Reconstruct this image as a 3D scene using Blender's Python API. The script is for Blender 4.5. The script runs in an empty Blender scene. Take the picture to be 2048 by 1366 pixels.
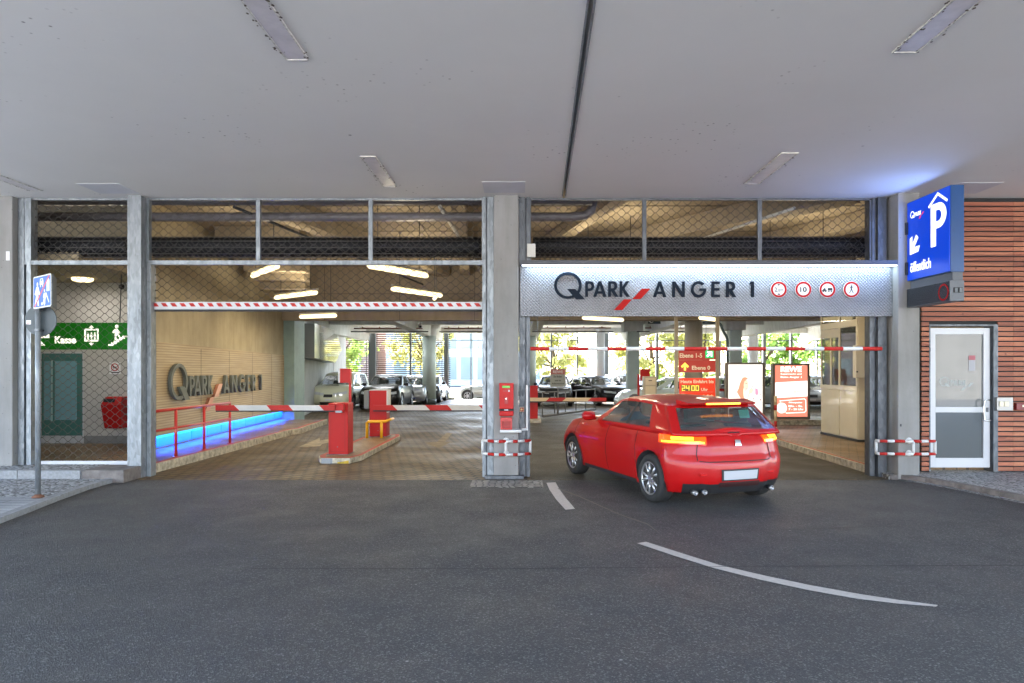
import bpy, bmesh, math, random
from mathutils import Vector, Matrix
R = math.radians
random.seed(7)
sc = bpy.context.scene
col = sc.collection
# ---------------------------------------------------------------- camera, world, sun, exposure
F = 1365.0; CX = 1045.0; HY = 738.0; EYE = 1.8     # 24 mm shift lens, eye height 1.8 m
cd = bpy.data.cameras.new('camera'); cam = bpy.data.objects.new('camera', cd); col.objects.link(cam)
cd.sensor_width = 36; cd.lens = 24; cd.clip_end = 600
cd.shift_x = (1024 - CX) / 2048; cd.shift_y = (HY - 683) / 2048
cam.location = (0, 0, EYE); cam.rotation_euler = (R(90), 0, 0)
sc.camera = cam
SUN_EL, SUN_AZ = 39, 332        # degrees; azimuth clockwise from +Y (the sun stands beyond the garage, to the left)
w = bpy.data.worlds.new('World'); sc.world = w; w.use_nodes = True
nt = w.node_tree; bg = nt.nodes['Background']
sky = nt.nodes.new('ShaderNodeTexSky'); sky.sky_type = 'NISHITA'; sky.sun_disc = False
sky.sun_elevation = R(SUN_EL); sky.sun_rotation = R(SUN_AZ)
nt.links.new(sky.outputs[0], bg.inputs[0]); bg.inputs[1].default_value = 0.15
sd = bpy.data.lights.new('sun', 'SUN'); sd.energy = 5; sd.angle = R(0.5); sd.color = (1, .95, .87)
so = bpy.data.objects.new('sun', sd); col.objects.link(so)
sv = Vector((math.sin(R(SUN_AZ)) * math.cos(R(SUN_EL)), math.cos(R(SUN_AZ)) * math.cos(R(SUN_EL)), math.sin(R(SUN_EL))))
so.rotation_euler = sv.to_track_quat('Z', 'Y').to_euler(); so.location = (0, 0, 30)
sc.view_settings.view_transform = 'Standard'; sc.view_settings.look = 'None'
sc.view_settings.exposure = 3.8; sc.view_settings.gamma = 1
sc.cycles.use_denoising = True; sc.cycles.max_bounces = 10; sc.cycles.diffuse_bounces = 6
sc.cycles.caustics_reflective = False; sc.cycles.caustics_refractive = False
sc.cycles.sample_clamp_indirect = 8

# ---------------------------------------------------------------- materials
MATS = {}
def mat(name, c=(.5, .5, .5), r=.5, m=0, var=0, vs=3, bump=0, bs=60, c2=None, stretch=None, coat=0, es=0, ec=None, alpha=1, trans=0, spec=None, detail=6):
    if name in MATS: return MATS[name]
    M = bpy.data.materials.new(name); M.use_nodes = True; MATS[name] = M
    T = M.node_tree; N = T.nodes; K = T.links; P = N['Principled BSDF']
    P.inputs['Base Color'].default_value = (*c, 1); P.inputs['Roughness'].default_value = r
    P.inputs['Metallic'].default_value = m; P.inputs['Coat Weight'].default_value = coat
    P.inputs['Coat Roughness'].default_value = .06
    if spec is not None: P.inputs['Specular IOR Level'].default_value = spec
    if trans: P.inputs['Transmission Weight'].default_value = trans
    if alpha < 1: P.inputs['Alpha'].default_value = alpha
    if es: P.inputs['Emission Color'].default_value = (*(ec or c), 1); P.inputs['Emission Strength'].default_value = es * .10
    if var or bump or c2:
        tc = N.new('ShaderNodeTexCoord'); mp = N.new('ShaderNodeMapping'); K.new(tc.outputs['Object'], mp.inputs[0])
        if stretch: mp.inputs['Scale'].default_value = stretch
        n = N.new('ShaderNodeTexNoise'); n.inputs['Scale'].default_value = vs; n.inputs['Detail'].default_value = detail; n.inputs['Roughness'].default_value = .6
        K.new(mp.outputs[0], n.inputs['Vector'])
        if var or c2:
            cr = N.new('ShaderNodeValToRGB'); K.new(n.outputs['Fac'], cr.inputs[0])
            a = tuple(x * (1 - var) for x in c); b = c2 or tuple(min(1, x * (1 + var)) for x in c)
            cr.color_ramp.elements[0].position = .32; cr.color_ramp.elements[1].position = .68
            cr.color_ramp.elements[0].color = (*a, 1); cr.color_ramp.elements[1].color = (*b, 1)
            K.new(cr.outputs[0], P.inputs['Base Color'])
        if bump:
            n2 = N.new('ShaderNodeTexNoise'); n2.inputs['Scale'].default_value = bs; n2.inputs['Detail'].default_value = 4
            K.new(mp.outputs[0], n2.inputs['Vector'])
            B = N.new('ShaderNodeBump'); B.inputs['Strength'].default_value = bump; B.inputs['Distance'].default_value = .01
            K.new(n2.outputs['Fac'], B.inputs['Height']); K.new(B.outputs[0], P.inputs['Normal'])
    return M

def nodes(M):
    T = M.node_tree; return T.nodes, T.links, T.nodes['Principled BSDF']
def ramp(N, K, src, stops):
    cr = N.new('ShaderNodeValToRGB'); K.new(src, cr.inputs[0]); e = cr.color_ramp.elements
    while len(e) < len(stops): e.new(.5)
    for i, (p, c) in enumerate(stops): e[i].position = p; e[i].color = (*c, 1) if len(c) == 3 else c
    return cr.outputs[0]
def mixc(N, K, a, b, f, mode='MIX'):
    mx = N.new('ShaderNodeMix'); mx.data_type = 'RGBA'; mx.blend_type = mode
    for s, v in ((6, a), (7, b), (0, f)):
        if hasattr(v, 'node'): K.new(v, mx.inputs[s])
        else: mx.inputs[s].default_value = (*v, 1) if isinstance(v, tuple) else v
    return mx.outputs[2]
def noise(N, K, vec, s, d=4, rough=.6):
    n = N.new('ShaderNodeTexNoise'); n.inputs['Scale'].default_value = s; n.inputs['Detail'].default_value = d; n.inputs['Roughness'].default_value = rough
    K.new(vec, n.inputs['Vector']); return n.outputs['Fac']
def bumpn(N, K, h, st, dist, P, prev=None):
    B = N.new('ShaderNodeBump'); B.inputs['Strength'].default_value = st; B.inputs['Distance'].default_value = dist
    K.new(h, B.inputs['Height'])
    if prev: K.new(prev, B.inputs['Normal'])
    K.new(B.outputs[0], P.inputs['Normal']); return B.outputs[0]
def objvec(N, K, scale=(1, 1, 1), rot=(0, 0, 0)):
    tc = N.new('ShaderNodeTexCoord'); mp = N.new('ShaderNodeMapping'); K.new(tc.outputs['Object'], mp.inputs[0])
    mp.inputs['Scale'].default_value = scale; mp.inputs['Rotation'].default_value = rot
    return mp.outputs[0]

def m_asphalt(name, dark, light, tint):
    M = mat(name, dark, .75); N, K, P = nodes(M); v = objvec(N, K)
    vo = N.new('ShaderNodeTexVoronoi'); vo.inputs['Scale'].default_value = 95; K.new(v, vo.inputs['Vector'])
    sp = N.new('ShaderNodeSeparateColor'); K.new(vo.outputs['Color'], sp.inputs[0])
    base = ramp(N, K, sp.outputs[0], [(0, dark), (.72, tuple(x * 1.35 for x in dark)), (.93, light), (1, tuple(min(1, x * 1.5) for x in light))])
    big = noise(N, K, v, .5, 6); base = mixc(N, K, base, tint, ramp(N, K, big, [(.35, (0, 0, 0)), (.75, (.45, .45, .45))]), 'MIX')
    fine = noise(N, K, v, 140, 3)
    base = mixc(N, K, base, ramp(N, K, fine, [(.3, (.45, .45, .45)), (.7, (1.6, 1.6, 1.6))]), 1.0, 'MULTIPLY')
    # rare pale specks of chewing gum and chips
    v2 = N.new('ShaderNodeTexVoronoi'); v2.inputs['Scale'].default_value = 2.2; K.new(v, v2.inputs['Vector'])
    base = mixc(N, K, base, (.4, .4, .38), ramp(N, K, v2.outputs['Distance'], [(.018, (.7, .7, .7)), (.03, (0, 0, 0))]))
    K.new(base, P.inputs['Base Color'])
    h = N.new('ShaderNodeMath'); h.operation = 'ADD'; K.new(vo.outputs['Distance'], h.inputs[0]); K.new(fine, h.inputs[1])
    bumpn(N, K, h.outputs[0], 1.0, .009, P)
    rr = noise(N, K, v, 1.1, 5); K.new(ramp(N, K, rr, [(.3, (.5, .5, .5)), (.7, (.78, .78, .78))]), P.inputs['Roughness'])
    return M
ASPH = m_asphalt('asphalt', (.037, .0365, .0375), (.125, .122, .12), (.062, .060, .061))
LANE = m_asphalt('worn_brown_asphalt', (.030, .024, .014), (.085, .072, .048), (.046, .036, .019))

def m_pavers(name, c1, c2, mortar, bw, bh, rot=0, rough=(.35, .8), bump=.6, ms=.035, off=.5):
    M = mat(name, c1, .6); N, K, P = nodes(M); v = objvec(N, K, (1, 1, 1), (0, 0, rot))
    b = N.new('ShaderNodeTexBrick'); K.new(v, b.inputs['Vector']); b.offset = off
    b.inputs['Scale'].default_value = 1; b.inputs['Brick Width'].default_value = bw; b.inputs['Row Height'].default_value = bh
    b.inputs['Mortar Size'].default_value = bh * ms * 2; b.inputs['Mortar Smooth'].default_value = .3
    b.inputs['Color1'].default_value = (*c1, 1); b.inputs['Color2'].default_value = (*c2, 1); b.inputs['Mortar'].default_value = (*mortar, 1)
    big = noise(N, K, v, .8, 6)
    c = mixc(N, K, b.outputs['Color'], ramp(N, K, big, [(.3, (.6, .6, .6)), (.7, (1.25, 1.25, 1.25))]), 1.0, 'MULTIPLY')
    c = mixc(N, K, c, ramp(N, K, noise(N, K, v, 45, 4), [(.3, (.7, .7, .7)), (.7, (1.2, 1.2, 1.2))]), .8, 'MULTIPLY')
    K.new(c, P.inputs['Base Color'])
    inv = N.new('ShaderNodeMath'); inv.operation = 'SUBTRACT'; inv.inputs[0].default_value = 1; K.new(b.outputs['Fac'], inv.inputs[1])
    pb = bumpn(N, K, inv.outputs[0], bump, .012, P)
    bumpn(N, K, noise(N, K, v, 60, 4), .25, .006, P, pb)
    K.new(ramp(N, K, noise(N, K, v, .6, 5), [(.35, (rough[0],) * 3), (.65, (rough[1],) * 3)]), P.inputs['Roughness'])
    return M
PAVE = m_pavers('garage_pavers', (.150, .100, .044), (.095, .063, .028), (.010, .007, .004), .235, .155, R(24), (.42, .72), 1.0, .07)
PAVE2 = m_pavers('walkway_pavers', (.26, .17, .09), (.21, .14, .075), (.07, .05, .03), .3, .15, R(25), (.35, .6), .5)
SLABS = m_pavers('pavement_slabs', (.36, .37, .39), (.31, .32, .34), (.08, .08, .09), 1.2, .16, R(3), (.45, .7), .5, .03)

def m_setts(name, c1, c2, gap, sc_):
    M = mat(name, c1, .6); N, K, P = nodes(M); v = objvec(N, K)
    vo = N.new('ShaderNodeTexVoronoi'); vo.inputs['Scale'].default_value = sc_; vo.inputs['Randomness'].default_value = .55; K.new(v, vo.inputs['Vector'])
    ve = N.new('ShaderNodeTexVoronoi'); ve.feature = 'DISTANCE_TO_EDGE'; ve.inputs['Scale'].default_value = sc_; ve.inputs['Randomness'].default_value = .55; K.new(v, ve.inputs['Vector'])
    sp = N.new('ShaderNodeSeparateColor'); K.new(vo.outputs['Color'], sp.inputs[0])
    c = mixc(N, K, gap, ramp(N, K, sp.outputs[1], [(0, c1), (1, c2)]), ramp(N, K, ve.outputs['Distance'], [(.04, (0, 0, 0)), (.12, (1, 1, 1))]))
    K.new(c, P.inputs['Base Color'])
    bumpn(N, K, ramp(N, K, ve.outputs['Distance'], [(0, (0, 0, 0)), (.3, (1, 1, 1))]), .9, .012, P)
    return M
SETTS = m_setts('mosaic_setts', (.27, .28, .295), (.46, .47, .485), (.06, .06, .06), 14)
SETTS2 = m_setts('granite_setts', (.18, .17, .16), (.34, .32, .30), (.03, .03, .03), 10)

def m_concrete(name, c, var=.18, joint=None, streak=True, rough=.85):
    M = mat(name, c, rough); N, K, P = nodes(M); v = objvec(N, K); vz = objvec(N, K, (2.2, 2.2, .35))
    a = noise(N, K, v, .9, 8, .65); s = noise(N, K, vz, 2.2, 6)
    cc = mixc(N, K, ramp(N, K, a, [(.3, tuple(x * (1 - var) for x in c)), (.7, tuple(min(1, x * (1 + var * .6)) for x in c))]),
              ramp(N, K, s, [(.3, (.80, .79, .77)), (.6, (1.06, 1.06, 1.06))]), .7 if streak else .0, 'MULTIPLY')
    pits = N.new('ShaderNodeTexVoronoi'); pits.inputs['Scale'].default_value = 9; K.new(v, pits.inputs['Vector'])
    cc = mixc(N, K, cc, tuple(x * .45 for x in c), ramp(N, K, pits.outputs['Distance'], [(.05, (.8, .8, .8)), (.09, (0, 0, 0))]))
    K.new(cc, P.inputs['Base Color'])
    bumpn(N, K, noise(N, K, v, 22, 6), .25, .01, P)
    return M
CONC = m_concrete('facade_concrete', (.25, .245, .24))
CONCW = m_concrete('garage_wall_concrete', (.40, .345, .235), .2)
CONCU = m_concrete('upper_concrete', (.34, .285, .20), .14)
CONCG = m_concrete('grey_wall_concrete', (.52, .54, .53), .15)
CONCL = m_concrete('white_painted_concrete', (.76, .78, .77), .06)
CONCC = m_concrete('concrete_column', (.36, .33, .26), .15)
CREAMW = mat('cream_plaster', (.52, .50, .475), .8, var=.05, bump=.1)
CREAMK = mat('worn_kerb_paint', (.42, .38, .29), .75, var=.5, vs=9, bump=.5, bs=30)
REDLINE = mat('worn_red_paint', (.36, .07, .05), .7, var=.3, vs=12)
KERB = mat('granite_kerb', (.24, .245, .255), .7, var=.2, vs=20, bump=.4)
KERBD = mat('dark_kerb', (.16, .14, .13), .8, var=.35, vs=8, bump=.4)

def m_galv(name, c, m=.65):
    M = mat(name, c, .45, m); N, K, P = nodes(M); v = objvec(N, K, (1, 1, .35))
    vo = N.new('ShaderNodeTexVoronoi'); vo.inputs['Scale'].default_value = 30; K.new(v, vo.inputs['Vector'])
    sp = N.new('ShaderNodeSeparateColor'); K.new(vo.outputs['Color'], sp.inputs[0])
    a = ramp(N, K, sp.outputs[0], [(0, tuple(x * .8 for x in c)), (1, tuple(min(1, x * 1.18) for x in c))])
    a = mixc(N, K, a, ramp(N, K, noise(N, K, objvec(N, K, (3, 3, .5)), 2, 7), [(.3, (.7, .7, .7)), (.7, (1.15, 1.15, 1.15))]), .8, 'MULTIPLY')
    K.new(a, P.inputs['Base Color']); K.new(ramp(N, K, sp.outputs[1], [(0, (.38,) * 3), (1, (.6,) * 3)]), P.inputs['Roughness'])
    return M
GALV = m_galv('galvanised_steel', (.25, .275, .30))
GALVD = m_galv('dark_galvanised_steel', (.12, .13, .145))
GALVL = m_galv('pale_galvanised_steel', (.25, .27, .29), .4)
WIRE = mat('grille_wire', (.16, .15, .14), .4, .8)
BLACKM = mat('black_rubber', (.02, .02, .022), .7)
DARKM = mat('dark_painted_metal', (.025, .028, .034), .5)
WHITEP = mat('white_paint', (.60, .60, .60), .45, var=.05)
WHITEA = mat('white_aluminium', (.52, .53, .56), .35, var=.03)
REDP = mat('red_powder_coat', (.42, .010, .009), .45, var=.08, vs=2, spec=.25)
REDD = mat('dark_red_plastic', (.33, .012, .012), .4)
YELP = mat('yellow_tube_paint', (.75, .36, .01), .4, var=.1)
BOOMW = mat('boom_white_film', (.50, .49, .47), .45, var=.06)
BOOMC = mat('boom_cream_film', (.62, .47, .28), .5, var=.06)
BOOMR = mat('boom_red_film', (.42, .016, .012), .45, spec=.25, var=.05)
PIPEG = mat('grey_pipe', (.15, .14, .15), .4, var=.15)
NAVY = mat('navy_letters', (.006, .011, .020), .6, spec=.12)
ROADW = mat('road_marking_white', (.50, .46, .42), .7, var=.12, vs=25, bump=.2)
GLASSD = mat('tinted_car_glass', (.06, .075, .075), .03, alpha=.55, spec=.8)
RUBBER = mat('tyre_rubber', (.02, .02, .021), .75)
PLASTK = mat('black_plastic', (.018, .018, .02), .5)
CHROME = mat('bright_metal', (.75, .75, .76), .18, 1)
ALLOY = mat('alloy_wheel', (.50, .51, .54), .28, .9)
CREAMM = mat('cream_enamel', (.62, .55, .40), .28, var=.04, coat=.3)
def m_clad(nm, k, k2):
    M = mat(nm, (.4, .13, .06), .6); N, K, P = nodes(M); v = objvec(N, K, (1, 1, 1)); vg = objvec(N, K, (.8, 8, 26))
    g = noise(N, K, vg, 3, 6)
    vc = objvec(N, K, (.35, .35, 11.9)); wn = N.new('ShaderNodeTexVoronoi'); wn.inputs['Scale'].default_value = 1; K.new(vc, wn.inputs['Vector'])
    sp = N.new('ShaderNodeSeparateColor'); K.new(wn.outputs['Color'], sp.inputs[0])
    a = ramp(N, K, sp.outputs[0], [(0, (.23 * k, .062 * k2, .03 * k2)), (1, (.40 * k, .125 * k2, .062 * k2))])
    a = mixc(N, K, a, ramp(N, K, g, [(.25, (.62, .6, .58)), (.6, (1.08, 1.08, 1.08))]), 1.0, 'MULTIPLY')
    kn = N.new('ShaderNodeTexVoronoi'); kn.inputs['Scale'].default_value = 3.3; K.new(v, kn.inputs['Vector'])
    a = mixc(N, K, a, (.13, .035, .02), ramp(N, K, kn.outputs['Distance'], [(.045, (1, 1, 1)), (.09, (0, 0, 0))]))
    K.new(a, P.inputs['Base Color']); bumpn(N, K, g, .3, .004, P)
STAIN, STAIN2, STAIN3, STAIN4 = [(m_clad(n_, a_, b_), MATS[n_])[1] for n_, a_, b_ in (('sienna_slat', 1, 1), ('pale_sienna_slat', 1.12, 1.28), ('dark_sienna_slat', .9, .92), ('orange_sienna_slat', 1.06, 1.2))]
def m_plate(name, c, met):
    M = mat(name, c, .45, met); N, K, P = nodes(M); v = objvec(N, K)
    w_ = []
    for s in (1, -1):
        vv = N.new('ShaderNodeVectorMath'); vv.operation = 'DOT_PRODUCT'; K.new(v, vv.inputs[0]); vv.inputs[1].default_value = (58, 58 if name.startswith('dark') else 0, 58 * s)
        sn = N.new('ShaderNodeMath'); sn.operation = 'SINE'; K.new(vv.outputs['Value'], sn.inputs[0]); w_.append(sn.outputs[0])
    ml = N.new('ShaderNodeMath'); ml.operation = 'MULTIPLY'; K.new(w_[0], ml.inputs[0]); K.new(w_[1], ml.inputs[1])
    r1 = ramp(N, K, ml.outputs[0], [(0, (0, 0, 0)), (.55, (1, 1, 1))])
    neg = N.new('ShaderNodeMath'); neg.operation = 'MULTIPLY'; neg.inputs[1].default_value = -1; K.new(ml.outputs[0], neg.inputs[0])
    r2 = ramp(N, K, neg.outputs[0], [(0, (0, 0, 0)), (.55, (.6, .6, .6))])
    ad = N.new('ShaderNodeMath'); ad.operation = 'ADD'; K.new(r1, ad.inputs[0]); K.new(r2, ad.inputs[1])
    bumpn(N, K, ad.outputs[0], 1.0, .012, P)
    K.new(ramp(N, K, noise(N, K, v, 1.5, 5), [(.3, tuple(x * .85 for x in c)), (.7, tuple(x * 1.1 for x in c))]), P.inputs['Base Color'])
    return M
PLATE = m_plate('tread_plate', (.25, .25, .265), .55)
PLATED = m_plate('dark_tread_plate', (.03, .033, .04), .3)
def m_ceiling():
    M = mat('soffit_plaster', (.6, .6, .6), .85); N, K, P = nodes(M); v = objvec(N, K)
    a = ramp(N, K, noise(N, K, v, .35, 6), [(.3, (.76, .745, .71)), (.7, (.82, .80, .765))])
    sp = N.new('ShaderNodeTexVoronoi'); sp.inputs['Scale'].default_value = 1.3; K.new(v, sp.inputs['Vector'])
    a = mixc(N, K, a, (.12, .10, .09), ramp(N, K, sp.outputs['Distance'], [(.012, (.8, .8, .8)), (.035, (0, 0, 0))]))
    s2 = N.new('ShaderNodeTexVoronoi'); s2.inputs['Scale'].default_value = 9; K.new(v, s2.inputs['Vector'])
    msk = ramp(N, K, noise(N, K, v, .5, 3), [(.56, (0, 0, 0)), (.68, (1, 1, 1))])
    dots = mixc(N, K, (0, 0, 0), msk, ramp(N, K, s2.outputs['Distance'], [(.07, (.75, .75, .75)), (.16, (0, 0, 0))]))
    a = mixc(N, K, a, (.15, .12, .10), dots)
    K.new(a, P.inputs['Base Color']); bumpn(N, K, noise(N, K, v, 40, 4), .08, .004, P)
    return M
SOFF = m_ceiling()
def m_panelwood():
    M = mat('slotted_wood_panel', (.50, .34, .19), .5); N, K, P = nodes(M)
    v = objvec(N, K); sx = N.new('ShaderNodeSeparateXYZ'); K.new(v, sx.inputs[0])
    mz = N.new('ShaderNodeMath'); mz.operation = 'MULTIPLY'; mz.inputs[1].default_value = 2 * math.pi / .055; K.new(sx.outputs[2], mz.inputs[0])
    sn = N.new('ShaderNodeMath'); sn.operation = 'SINE'; K.new(mz.outputs[0], sn.inputs[0])
    gr = ramp(N, K, sn.outputs[0], [(.55, (1, 1, 1)), (.9, (.62, .58, .55))])
    a = ramp(N, K, noise(N, K, objvec(N, K, (1, .6, 9)), 2, 6), [(.3, (.36, .27, .16)), (.7, (.46, .36, .22))])
    K.new(mixc(N, K, a, gr, 1.0, 'MULTIPLY'), P.inputs['Base Color'])
    bumpn(N, K, gr, .5, .006, P)
    return M
WOODP = m_panelwood()
def m_leaf(name, a, b):
    M = mat(name, a, .6, var=0, vs=1.2, c2=b); N, K, P = nodes(M)
    tr = N.new('ShaderNodeBsdfTranslucent'); tr.inputs[0].default_value = (*[min(1, x * 1.3) for x in b], 1)
    mx = N.new('ShaderNodeMixShader'); mx.inputs[0].default_value = .5
    K.new(P.outputs[0], mx.inputs[1]); K.new(tr.outputs[0], mx.inputs[2]); K.new(mx.outputs[0], N['Material Output'].inputs[0])
    return M
LEAF1 = m_leaf('leaf_green', (.09, .17, .03), (.20, .30, .06)); LEAF2 = m_leaf('leaf_yellow_green', (.20, .22, .05), (.36, .34, .12))
BARK = mat('bark', (.09, .06, .04), .9, var=.3, vs=8, bump=.5)

# ---------------------------------------------------------------- mesh helpers
def W(x, y, Y, z=None):                     # photo pixel at depth Y -> a point of the place
    return Vector(((x - CX) * Y / F, Y, EYE - (y - HY) * Y / F))
def G(x, y, z=0.0):                         # photo pixel lying on the level z
    Y = (EYE - z) * F / (y - HY); return Vector(((x - CX) * Y / F, Y, z))
class MB:
    def __init__(s): s.v = []; s.f = []; s.m = []; s.sm = []
    def face(s, pts, mi=0, smooth=False):
        n = len(s.v); s.v += [tuple(p) for p in pts]; s.f.append(tuple(range(n, n + len(pts)))); s.m.append(mi); s.sm.append(smooth); return s
    def hexa(s, p, mi=0):                  # 8 points: bottom 0-3 ccw, top 4-7
        n = len(s.v); s.v += [tuple(q) for q in p]
        for q in ((0, 3, 2, 1), (4, 5, 6, 7), (0, 1, 5, 4), (1, 2, 6, 5), (2, 3, 7, 6), (3, 0, 4, 7)):
            s.f.append(tuple(n + i for i in q)); s.m.append(mi); s.sm.append(False)
        return s
    def box(s, x0, x1, y0, y1, z0, z1, mi=0):
        return s.hexa([(x0, y0, z0), (x1, y0, z0), (x1, y1, z0), (x0, y1, z0), (x0, y0, z1), (x1, y0, z1), (x1, y1, z1), (x0, y1, z1)], mi)
    def prism(s, pts, d, mi=0, sidemi=None):  # planar polygon pts extruded by vector d
        n = len(s.v); k = len(pts); d = Vector(d); s.v += [tuple(p) for p in pts] + [tuple(Vector(p) + d) for p in pts]
        s.f.append(tuple(n + i for i in range(k))[::-1]); s.f.append(tuple(n + k + i for i in range(k))); s.m += [mi, mi]; s.sm += [False, False]
        for i in range(k):
            j = (i + 1) % k; s.f.append((n + i, n + j, n + k + j, n + k + i)); s.m.append(mi if sidemi is None else sidemi); s.sm.append(False)
        return s
    def tube(s, path, r, seg=10, mi=0, cap=True, smooth=True):
        P = [Vector(p) for p in path]; rings = []; up = None
        for i, p in enumerate(P):
            t = (P[min(i + 1, len(P) - 1)] - P[max(i - 1, 0)]).normalized()
            if up is None: up = t.orthogonal().normalized()
            up = (up - t * up.dot(t))
            up = up.normalized() if up.length > 1e-6 else t.orthogonal().normalized()
            b = t.cross(up); n = len(s.v); rr = r[i] if isinstance(r, (list, tuple)) else r
            for k in range(seg):
                a = 2 * math.pi * (k + .5) / seg; s.v.append(tuple(p + (up * math.cos(a) + b * math.sin(a)) * rr))
            rings.append(n)
        for a, b in zip(rings, rings[1:]):
            for k in range(seg):
                j = (k + 1) % seg; s.f.append((a + k, a + j, b + j, b + k)); s.m.append(mi); s.sm.append(smooth)
        if cap:
            s.f.append(tuple(rings[0] + k for k in range(seg))[::-1]); s.f.append(tuple(rings[-1] + k for k in range(seg))); s.m += [mi, mi]; s.sm += [False, False]
        return s
    def lathe(s, c, axis, prof, seg=24, mi=0):   # prof: (distance along axis, radius)
        ax = Vector(axis).normalized(); u = ax.orthogonal().normalized(); b = ax.cross(u); c = Vector(c); rings = []
        for h, r in prof:
            n = len(s.v); rings.append(n)
            for k in range(seg):
                a = 2 * math.pi * k / seg; s.v.append(tuple(c + ax * h + (u * math.cos(a) + b * math.sin(a)) * r))
        for a, b2 in zip(rings, rings[1:]):
            for k in range(seg):
                j = (k + 1) % seg; s.f.append((a + k, a + j, b2 + j, b2 + k)); s.m.append(mi); s.sm.append(True)
        s.f.append(tuple(rings[0] + k for k in range(seg))[::-1]); s.f.append(tuple(rings[-1] + k for k in range(seg))); s.m += [mi, mi]; s.sm += [False, False]
        return s
    def build(s, name, mats, parent=None, bevel=0, recalc=True):
        me = bpy.data.meshes.new(name); me.from_pydata(s.v, [], s.f)
        if not isinstance(mats, (list, tuple)): mats = [mats]
        for m in mats: me.materials.append(m)
        me.polygons.foreach_set('material_index', s.m); me.polygons.foreach_set('use_smooth', s.sm)
        if recalc or bevel:
            bm = bmesh.new(); bm.from_mesh(me); bmesh.ops.recalc_face_normals(bm, faces=bm.faces)
            if bevel:
                ed = [e for e in bm.edges if len(e.link_faces) == 2 and e.calc_face_angle(0) > 1.0]
                bmesh.ops.bevel(bm, geom=ed, offset=bevel, segments=2, profile=.6, affect='EDGES')
            bm.to_mesh(me); bm.free()
        me.update(); o = bpy.data.objects.new(name, me); link(o, parent); return o
def link(o, parent=None):
    col.objects.link(o)
    if parent is not None:
        o.parent = parent
        rt = parent
        T = Vector((0, 0, 0))
        while rt is not None: T += rt.location; rt = rt.parent
        o.matrix_parent_inverse = Matrix.Translation(-T)
def tag(o, label, cat, group=None, kind=None):
    if label: o['label'] = label
    if cat: o['category'] = cat
    if group: o['group'] = group
    if kind: o['kind'] = kind
    return o
def thing(name, label, cat, loc=(0, 0, 0), group=None):
    o = bpy.data.objects.new(name, None); col.objects.link(o); o.location = loc; o.empty_display_size = .2
    return tag(o, label, cat, group)
def struct(mb, name, m, **k):
    o = mb.build(name, m, **k); o['kind'] = 'structure'; return o
def dup(root, loc, rz=0, label=None):
    r = root.copy(); col.objects.link(r); r.location = loc; r.rotation_euler = (0, 0, rz)
    if label: r['label'] = label
    def rec(src, dst):
        for ch in src.children:
            c = ch.copy(); col.objects.link(c); c.parent = dst; rec(ch, c)
    rec(root, r); return r

class Plane:                                # a flat face things are drawn on: origin, right, up, outward normal
    def __init__(s, o, u, v, n): s.o, s.u, s.v, s.n = Vector(o), Vector(u), Vector(v), Vector(n)
    def __call__(s, a, b, d=0): return s.o + s.u * a + s.v * b + s.n * d
def front(Y): return Plane((0, Y, 0), (1, 0, 0), (0, 0, 1), (0, -1, 0))
def curve_mesh(splines, th):
    cu = bpy.data.curves.new('tmp', 'CURVE'); cu.dimensions = '2D'; cu.fill_mode = 'BOTH'; cu.extrude = th / 2
    for pts in splines:
        sp = cu.splines.new('POLY'); sp.points.add(len(pts) - 1)
        for i, p in enumerate(pts): sp.points[i].co = (p[0], p[1], 0, 1)
        sp.use_cyclic_u = True
    return curve_to_mesh(cu)
def curve_to_mesh(cu):
    ob = bpy.data.objects.new('tmp', cu); col.objects.link(ob)
    dg = bpy.context.evaluated_depsgraph_get(); dg.update()
    me = bpy.data.meshes.new_from_object(ob.evaluated_get(dg)); bpy.data.objects.remove(ob); return me
def place_mesh(me, pl, name, m, parent, fn, d):
    zs = [v.co.z for v in me.vertices]; z0 = min(zs)
    for v in me.vertices: a, b = fn(v.co.x, v.co.y); v.co = pl(a, b, d + v.co.z - z0)
    me.materials.clear(); me.materials.append(m); o = bpy.data.objects.new(name, me); link(o, parent); return o
def shape(splines, pl, name, m, parent, th=.01, d=.002, fn=lambda a, b: (a, b)):
    return place_mesh(curve_mesh(splines, th), pl, name, m, parent, fn, d)
def text(s, pl, box, name, m, parent, th=.004, d=.002, bold=.02):   # box: u0, v0, u1, v1 (u1 None keeps proportions)
    cu = bpy.data.curves.new('tmp', 'FONT'); cu.body = s; cu.extrude = th / 2; cu.offset = bold; cu.resolution_u = 3; cu.size = 1
    me = curve_to_mesh(cu); xs = [v.co.x for v in me.vertices]; ys = [v.co.y for v in me.vertices]
    for v in me.vertices: pass
    x0, x1, y0, y1 = min(xs), max(xs), min(ys), max(ys); u0, v0, u1, v1 = box; k = (v1 - v0) / (y1 - y0)
    kx = k if u1 is None else (u1 - u0) / (x1 - x0)
    zc = [v.co.z for v in me.vertices]; zm = min(zc); zM = max(zc)
    for v in me.vertices: v.co.z = (v.co.z - zm) / max(1e-9, zM - zm) * th
    return place_mesh(me, pl, name, m, parent, lambda a, b: (u0 + (a - x0) * kx, v0 + (b - y0) * k), d)
def arc(cx, cy, r, a0, a1, n=12): return [(cx + r * math.cos(R(a0 + (a1 - a0) * i / n)), cy + r * math.sin(R(a0 + (a1 - a0) * i / n))) for i in range(n + 1)]
S_ = .175
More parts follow.
